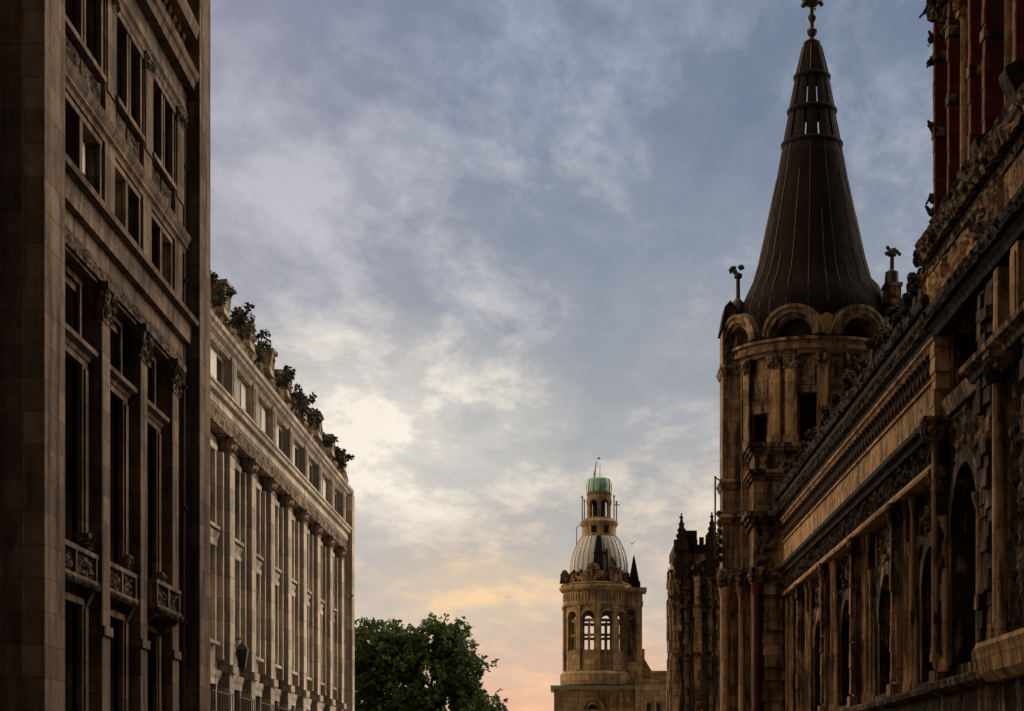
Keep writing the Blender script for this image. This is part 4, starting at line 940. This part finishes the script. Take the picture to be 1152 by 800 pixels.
m = fr(); m.loft([[(1.95+q*math.cos(2*math.pi*j/16), -.4+q*math.sin(2*math.pi*j/16), z) for j in range(16)] for q, z in ((1.0, 18.5), (.98, 19.3), (.85, 19.9), (.6, 20.4), (.25, 20.75))]); m.build('rear_dome', 'slate', U, smooth=True)

# ================================================================== gothic gatehouse beyond the turret
G = thing('gothic_building', (5.45, 100, 0), 'blackened gothic building with two crocketed pinnacles beyond the turret', 'building')
m = fr(); m.box(.1, 5.5, -4.6, 0, 0, 13.4); m.build('core_wall', 'turret', G)
for k in range(2):
    m = fr(); y0 = -1.3-2.2*k; rs = random.Random(600+k); z = 0
    while z < 12.6: h = rs.uniform(.3, .6); d = rs.uniform(-.05, .05); m.box(-.12+d, .098, y0-.35, y0+.35, z, z+h-.015); z += h
    m.build('side_buttress', 'turret', G)
m = fr()
for k in range(9): m.box(.05+.32*k, .05+.32*k+.22, -.3, .08, 13.85, 14.1+.12*(k % 3))
m.box(.6, 1.2, -.3, .12, 13.86, 14.55); m.box(.05, 5.5, -4.6, .05, 13.403, 13.85); m.build('parapet', 'hall_black', G)
rs = random.Random(31)
for i, (x0, x1, v) in enumerate(((0, .35, .35), (.55, .8, .3), (1.05, 1.4, .5), (1.75, 1.95, .3), (2.2, 2.5, .45))):
    b_ = fr(); blocks(b_, x0, x1, 0, 13.2-.5*(i % 3), v, rs, .07, (.3, .55)); b_.box(x0, x1, .002, v-.12, 0, 13.2-.5*(i % 3)); b_ = b_.build('buttress', 'turret' if i % 2 else 'shaft', G)
    for z in (4.5, 8.2, 10.6):
        q = fr(); q.frustum(((x0+x1)/2, v/2), z, z+.2, (x1-x0)/2+.02, (x1-x0)/2+.12, v/2+.05, v/2+.16); q.build('string_course', 'hall_carved', b_)
for i, (x0, x1) in enumerate(((.36, .54), (.82, 1.04), (1.42, 1.74), (1.97, 2.18))):
    w_ = fr(); w_.box(x0, x1, .002, .06, 3, 10.4); w_ = w_.build('window', 'hall_carved', G)
    g_ = fr(); g_.box(x0+.03, x1-.03, .062, .075, 5, 10); g_.build('pane', 'glass', w_)
for i, z in enumerate((10.9, 12.1)):
    m = fr(); m.relief(0, 2.6, z, z+.9, .22, .16, 2.4, .08, 70+i, 1.4); m.build('carved_frieze', 'hall_carved', G)
for i, (x, zb, h, a) in enumerate(((.42, 13.0, 2.3, .33), (1.95, 13.1, 2.25, .32), (2.3, 13.0, 1.7, .15))):
    p = fr(); p.frustum((x, .1), zb-.9, zb+.5, a, a); p.loft([[(x-q, .1-q, z), (x+q, .1-q, z), (x+q, .1+q, z), (x-q, .1+q, z)] for q, z in ((a*1.15, zb+.503), (a*1.15, zb+.6), (a*.95, zb+.62), (.05, zb+h-.15))])
    p = p.build('pinnacle', 'hall_black', G); c = fr()
    for k in range(5):
        t = k/5; q = a*.95*(1-t)+.03
        for sx, sy in ((1, 1), (-1, 1), (1, -1), (-1, -1)): c.blob((x+sx*q, .1+sy*q, zb+.7+t*(h-.85)), (.06, .06, .07), rs)
    c.blob((x, .1, zb+h-.1), (.11, .11, .09), rs); c.blob((x, .1, zb+h+.04), (.05, .05, .1), rs); c.build('crocket', 'hall_black', p)
for i, z in enumerate((12.5, 11.2)):
    c = fr(); c.tube([(.02, .2, z), (-.2, .25, z+.02), (-.28, .27, z+.2)], [.1, .07, .03], 6); c.build('gargoyle', 'hall_carved', G)

# ================================================================== distant bell tower
K = thing('bell_tower', (4.0, 230, 0), 'distant golden stone bell tower with ribbed dome and green copper cap', 'tower')
cx = -.25; RB = 3.75
m = fr(); m.box(-5.2, 4.0, -7, 1.5, 0, 12.9); m.build('lower_wall', 'tower', K)
a = fr(); a.arch_ring(-.75, 1.0, 1.35, 10.6, 1.5, 1.75); a.arch_ring(-.75, .55, .8, 10.6, 1.5, 1.65); a = a.build('blind_arch', 'tower', K)
k = fr(); k.half_disc(-.75, .56, 10.6, 1.5, 1.53); k.build('opening', 'dark', a)
m = fr(); m.prism([(1.0, 12.9), (1.6, 12.9), (1.65, 13.05), (1.9, 13.1), (1.95, 13.3), (1.2, 13.35)], -5.6, 4.3); m.box(-5.6, 4.3, -7.2, 1.2, 12.903, 13.3); m.build('cornice', 'dome', K)
m = fr(); m.lathe((cx, 0), [(4.25, 13.353), (4.25, 14.6), (4.1, 14.75), (3.9, 14.9), (3.9, 15.0)], 40); m.build('plinth', 'tower', K, smooth=True)
dm = MB(lambda u, v, z: (cx+(RB+v)*math.sin(u/RB), -(RB+v)*math.cos(u/RB), z)); A2 = lambda d: R(d)*RB
ang = [-49, -16, 18, 46, 134, 162, 196, 229]; hw = .74; zs = 21.0
dm.wall(A2(-126), A2(234), 15.0, 22.4, -.6, 0, [(A2(d)-hw, A2(d)+hw, 17.3, zs+hw) for d in ang], n_sub=40)
for d in ang: dm.arch_fill(A2(d), hw, zs, zs+hw+.002, -.6, -.002)
dm.build('belfry_wall', 'tower', K)
for d in ang:
    w_ = MB(dm.map); w_.arch_ring(A2(d), hw, hw+.25, zs, -.2, .14); w_.box(A2(d)-hw-.2, A2(d)-hw, -.2, .1, 17.2, zs); w_.box(A2(d)+hw, A2(d)+hw+.2, -.2, .1, 17.2, zs); w_ = w_.build('belfry_arch', 'tower', K)
    t_ = MB(dm.map); t_.box(A2(d)-.10, A2(d)+.10, -.5, -.36, 17.3, zs-.12); t_.box(A2(d)-hw, A2(d)+hw, -.52, -.32, zs-.5, zs-.15); t_.box(A2(d)-hw, A2(d)+hw, -.52, -.32, 18.85, 19.15); t_.build('tracery', 'tower', w_)
for d in (-76, -33, 1, 32, 66):
    p = MB(dm.map); p.box(A2(d)-.22, A2(d)+.22, .002, .28, 15.0, 22.0); p = p.build('pilaster', 'tower', K)
    c = MB(dm.map); c.box(A2(d)-.32, A2(d)+.32, .002, .38, 22.0, 22.4); c.build('capital', 'tower', p)
m = fr(); m.lathe((cx, 0), [(3.2, 22.403), (3.9, 22.403), (3.95, 22.7), (3.85, 22.8), (3.85, 24.0), (4.1, 24.1), (4.3, 24.3), (4.35, 24.6), (4.1, 24.75), (4.2, 24.9), (3.6, 25.1), (3.0, 25.1)], 40); m.build('entablature', 'tower', K, smooth=True)
m = MB(dm.map)
for i in range(34): d = -100+i*6; m.box(A2(d)-.1, A2(d)+.1, .08, .18, 23.0, 23.8)
m.build('carved_frieze', 'tower', K)
# square pier on the right of the drum
p = fr(); p.box(2.7, 4.9, -.5, 2.0, 13.35, 22.4); p.box(2.55, 5.0, -.6, 2.15, 22.403, 22.9); p.box(2.75, 4.95, -.5, 2.0, 22.903, 24.0); p.box(2.4, 5.4, -.8, 2.3, 24.003, 24.5); p = p.build('corner_pier', 'tower', K)
n_ = fr(); n_.box(3.3, 4.1, 2.002, 2.12, 16.0, 22.0); n_.relief(3.4, 4.0, 16.5, 21.5, 2.15, .12, 1.5, .15, 80, 1.3); n_.build('carving', 'hall_carved', p)
n_ = fr(); n_.frustum((4.0, .6), 24.503, 25.3, .75, .7); n_.frustum((4.0, .6), 25.303, 28.3, .6, .06); n_.build('pinnacle', 'slate', p)
n_ = fr(); n_.prism([(.2, 13.3), (1.6, 13.3), (1.6, 17.5), (.2, 17.5)], 4.9, 5.2); n_.poly([(4.9, 13.35), (7.4, 13.35), (6.9, 14.1), (5.9, 15.2), (4.9, 16.9)], .4, 1.2); n_.build('scroll_buttress', 'tower', K)
# parapet statuary, dome, lantern
m = fr(); m.lathe((cx, 0), [(3.3, 25.1), (3.5, 25.1), (3.45, 26.2), (3.2, 26.3)], 32); m.build('dome_base', 'tower', K)
m = fr(); rs = random.Random(91)
for k in range(60):
    q = -1.7+3.4*k/59; m.blob((cx+3.6*math.sin(q), 3.6*math.cos(q), rs.uniform(25.1, 26.3)), (.22, .2, .28), rs)
m.build('carving', 'hall_carved', K)
m = fr(); m.arch_ring(-.75, .45, .8, 26.4, 3.3, 3.7); m.box(-1.9, .4, 3.3, 3.6, 25.1, 26.3); m.half_disc(-.75, .5, 26.4, 3.4, 3.6); m.build('round_gable', 'tower', K)
rs = random.Random(66)
for i, x in enumerate((-4.1, -3.0, 1.6, 2.2)):
    s_ = fr(); v = 1.5 if abs(x) > 2.9 else 3.2; h = (1.5, 1.3, 2.9, 1.9)[i]
    s_.frustum((x, v), 25.0, 25.0+h*.45, .45, .35)
    for k in range(7): s_.blob((x+rs.uniform(-.2, .2), v+rs.uniform(-.1, .1), 25.0+h*rs.uniform(.4, .95)), (.24, .22, .28), rs)
    s_.build('statue', 'hall_carved', K)
dp = [(3.3, 26.3), (3.34, 27.0), (3.2, 28.0), (2.92, 28.9), (2.6, 29.6), (2.3, 30.2), (2.05, 30.5)]
m = fr(); m.lathe((0, 0), dp, 36); d_ = m.build('dome', 'dome', K, smooth=True)
m = fr()
for j in range(30):
    q = 2*math.pi*(j+.5)/30; m.tube([((r+.02)*math.cos(q), (r+.02)*math.sin(q), z) for r, z in dp], .05, 5)
m.build('rib', 'dome', d_)
m = fr(); m.loft([[(-.9, v, 26.3), (.5, v, 26.3), (.35, v, 28.3), (.15, v, 30.3), (-.3, v, 30.3), (-.6, v, 28.3)] for v in (1.5, 3.5)]); m.box(.75, .95, 2.2, 3.5, 26.3, 28.8); m.box(-.7, .95, 3.2, 3.52, 28.2, 28.4); m.build('dormer', 'dark', d_)
m = fr(); m.lathe((0, 0), [(2.0, 30.5), (2.05, 30.6), (1.95, 30.7), (1.95, 31.6), (2.15, 31.8), (2.2, 32.2), (1.9, 32.5), (1.6, 32.6)], 28); ln = m.build('lantern_base', 'tower', K, smooth=True)
for x in (-.65, .8):
    k = fr(); k.box(x-.28, x+.28, 1.7, 2.0, 30.85, 31.6); k.build('opening', 'dark', ln)
LR = 1.42; lm = MB(lambda u, v, z: ((LR+v)*math.sin(u/LR), -(LR+v)*math.cos(u/LR), z)); A3 = lambda d: R(d)*LR
la = [-29, 29, 87, 145, 203, 261]
lm.wall(A3(-58), A3(302), 32.6, 35.3, -.3, 0, [(A3(d)-.5, A3(d)+.5, 32.75, 34.7) for d in la], n_sub=36)
for d in la: lm.arch_fill(A3(d), .5, 34.2, 34.702, -.3, -.002); lm.arch_ring(A3(d), .5, .6, 34.2, -.1, .06)
lm.build('lantern', 'tower', K)
m = fr(); m.lathe((0, 0), [(.75, 32.6), (.75, 35.2)], 16); m.build('lantern_core', 'dark', K)
m = fr(); m.lathe((0, 0), [(1.2, 35.303), (1.45, 35.35), (1.5, 35.5), (1.3, 35.6), (1.2, 35.65)], 24); m.build('cornice', 'tower', K)
m = fr(); m.lathe((0, 0), [(1.38, 35.65), (1.42, 36.2), (1.36, 36.8), (1.2, 37.2), (.85, 37.35), (.2, 37.4)], 24); c_ = m.build('copper_cap', 'copper', K, smooth=True)
m = fr()
for j in range(12): q = 2*math.pi*j/12; m.tube([(r*math.cos(q), r*math.sin(q), z) for r, z in ((1.4, 35.65), (1.45, 36.2), (1.39, 36.8), (1.2, 37.24))], .05, 5)
m.build('rib', 'copper', c_)
m = fr(); m.tube([(-.55, 0, 37.3), (-.3, 0, 39.3)], [.1, .04], 6); m.tube([(.1, 0, 37.3), (.1, 0, 38.9)], .03, 5); m.tube([(-.55, .1, 37.3), (-.62, .1, 38.2)], .03, 5); m.build('mast', 'lead', K)
for x, z1 in ((-1.95, 35.0), (-1.7, 34.6), (1.72, 35.1), (2.0, 34.4)):
    m = fr(); m.tube([(x, .4, 32.2), (x, .4, z1)], .07, 6); m.frustum((x, .4), z1, z1+.25, .13, .05); m.build('corner_post', 'tower', K)
m = fr(); m.tube([(-2.6, .4, 29.3), (-2.6, .4, 31.6), (-2.2, .4, 31.9)], .05, 5); m.tube([(1.75, .4, 34.2), (2.4, .4, 34.2)], .06, 5); m.build('mast', 'iron', K)

# low wing beside the bell tower
Wg = thing('stone_wing', (9.0, 226, 0), 'low golden stone wing with parapet between bell tower and gothic building', 'building')
m = fr(); m.box(-.9, 9.0, -8, 0, 0, 13.6); m.build('wall', 'tower', Wg)
m = fr(); m.box(-.95, 9.0, -8, .12, 13.603, 13.9); m.box(.9, 9.0, -.4, .0, 13.903, 14.6); m.box(.8, 9.0, -.5, .12, 14.603, 14.85); m.build('parapet', 'tower', Wg)
for i in range(4):
    w_ = fr(); x = .2+i*1.1; w_.box(x, x+.7, .002, .1, 9.0, 11.4); w_ = w_.build('window', 'tower', Wg); k = fr(); k.box(x+.12, x+.58, .1, .12, 9.1, 11.2); k.build('pane', 'glass', w_)

# ================================================================== birds
def bird(px, py, D, s, label, rz, flap):
    t = thing('bird', ((px-635)/2240*D, D, 1.7+(885-py)/2240*D), label, 'bird', rz=rz)
    b = MB(lambda u, v, z: (u, v, z))
    b.loft([[(x, q*math.cos(2*math.pi*j/8), q*math.sin(2*math.pi*j/8)+zz) for j in range(8)] for x, q, zz in ((-.9*s, .02*s, 0), (-.5*s, .1*s, 0), (0, .2*s, 0), (.4*s, .15*s, .03*s), (.55*s, .11*s, .1*s), (.7*s, .09*s, .1*s), (.85*s, .02*s, .07*s))])
    b.add([(-.5*s, -.05*s, 0), (-.5*s, .05*s, 0), (-1.15*s, .2*s, .02*s), (-1.15*s, -.2*s, .02*s), (-.5*s, 0, .05*s)], [(0, 1, 2, 3), (0, 3, 4), (1, 4, 2), (3, 2, 4)])
    b.build('body', 'feather', t, smooth=True)
    for sg in (1, -1):
        w_ = MB(lambda u, v, z: (u, v, z)); e = flap
        w_.loft([[(.3*s, sg*.1*s, .1*s), (-.3*s, sg*.1*s, .08*s), (-.3*s, sg*.1*s, .04*s), (.3*s, sg*.1*s, .05*s)], [(.35*s, sg*.7*s, (.1+e*.6)*s), (-.25*s, sg*.7*s, (.08+e*.6)*s), (-.25*s, sg*.7*s, (.06+e*.6)*s), (.35*s, sg*.7*s, (.07+e*.6)*s)], [(-.05*s, sg*1.35*s, (.1+e)*s), (-.3*s, sg*1.35*s, (.09+e)*s), (-.3*s, sg*1.35*s, (.08+e)*s), (-.05*s, sg*1.35*s, (.08+e)*s)]])
        w_.build('wing', 'feather', t)
bird(711, 612, 180, .26, 'small dark bird flying just right of the ribbed dome', R(70), .9)
bird(673.5, 516, 215, .32, 'small dark bird gliding right above the green copper cap', R(10), .15)
bird(394, 673, 88, .17, 'small dark bird beside the far corner of the colonnaded building', R(50), .8)
bird(1044.5, 52, 42, .07, 'tiny dark bird flying beside the red brick tower', R(65), 1.0)
bird(1034, 292, 44, .07, 'tiny dark bird flying off the hall cornice', R(5), .2)
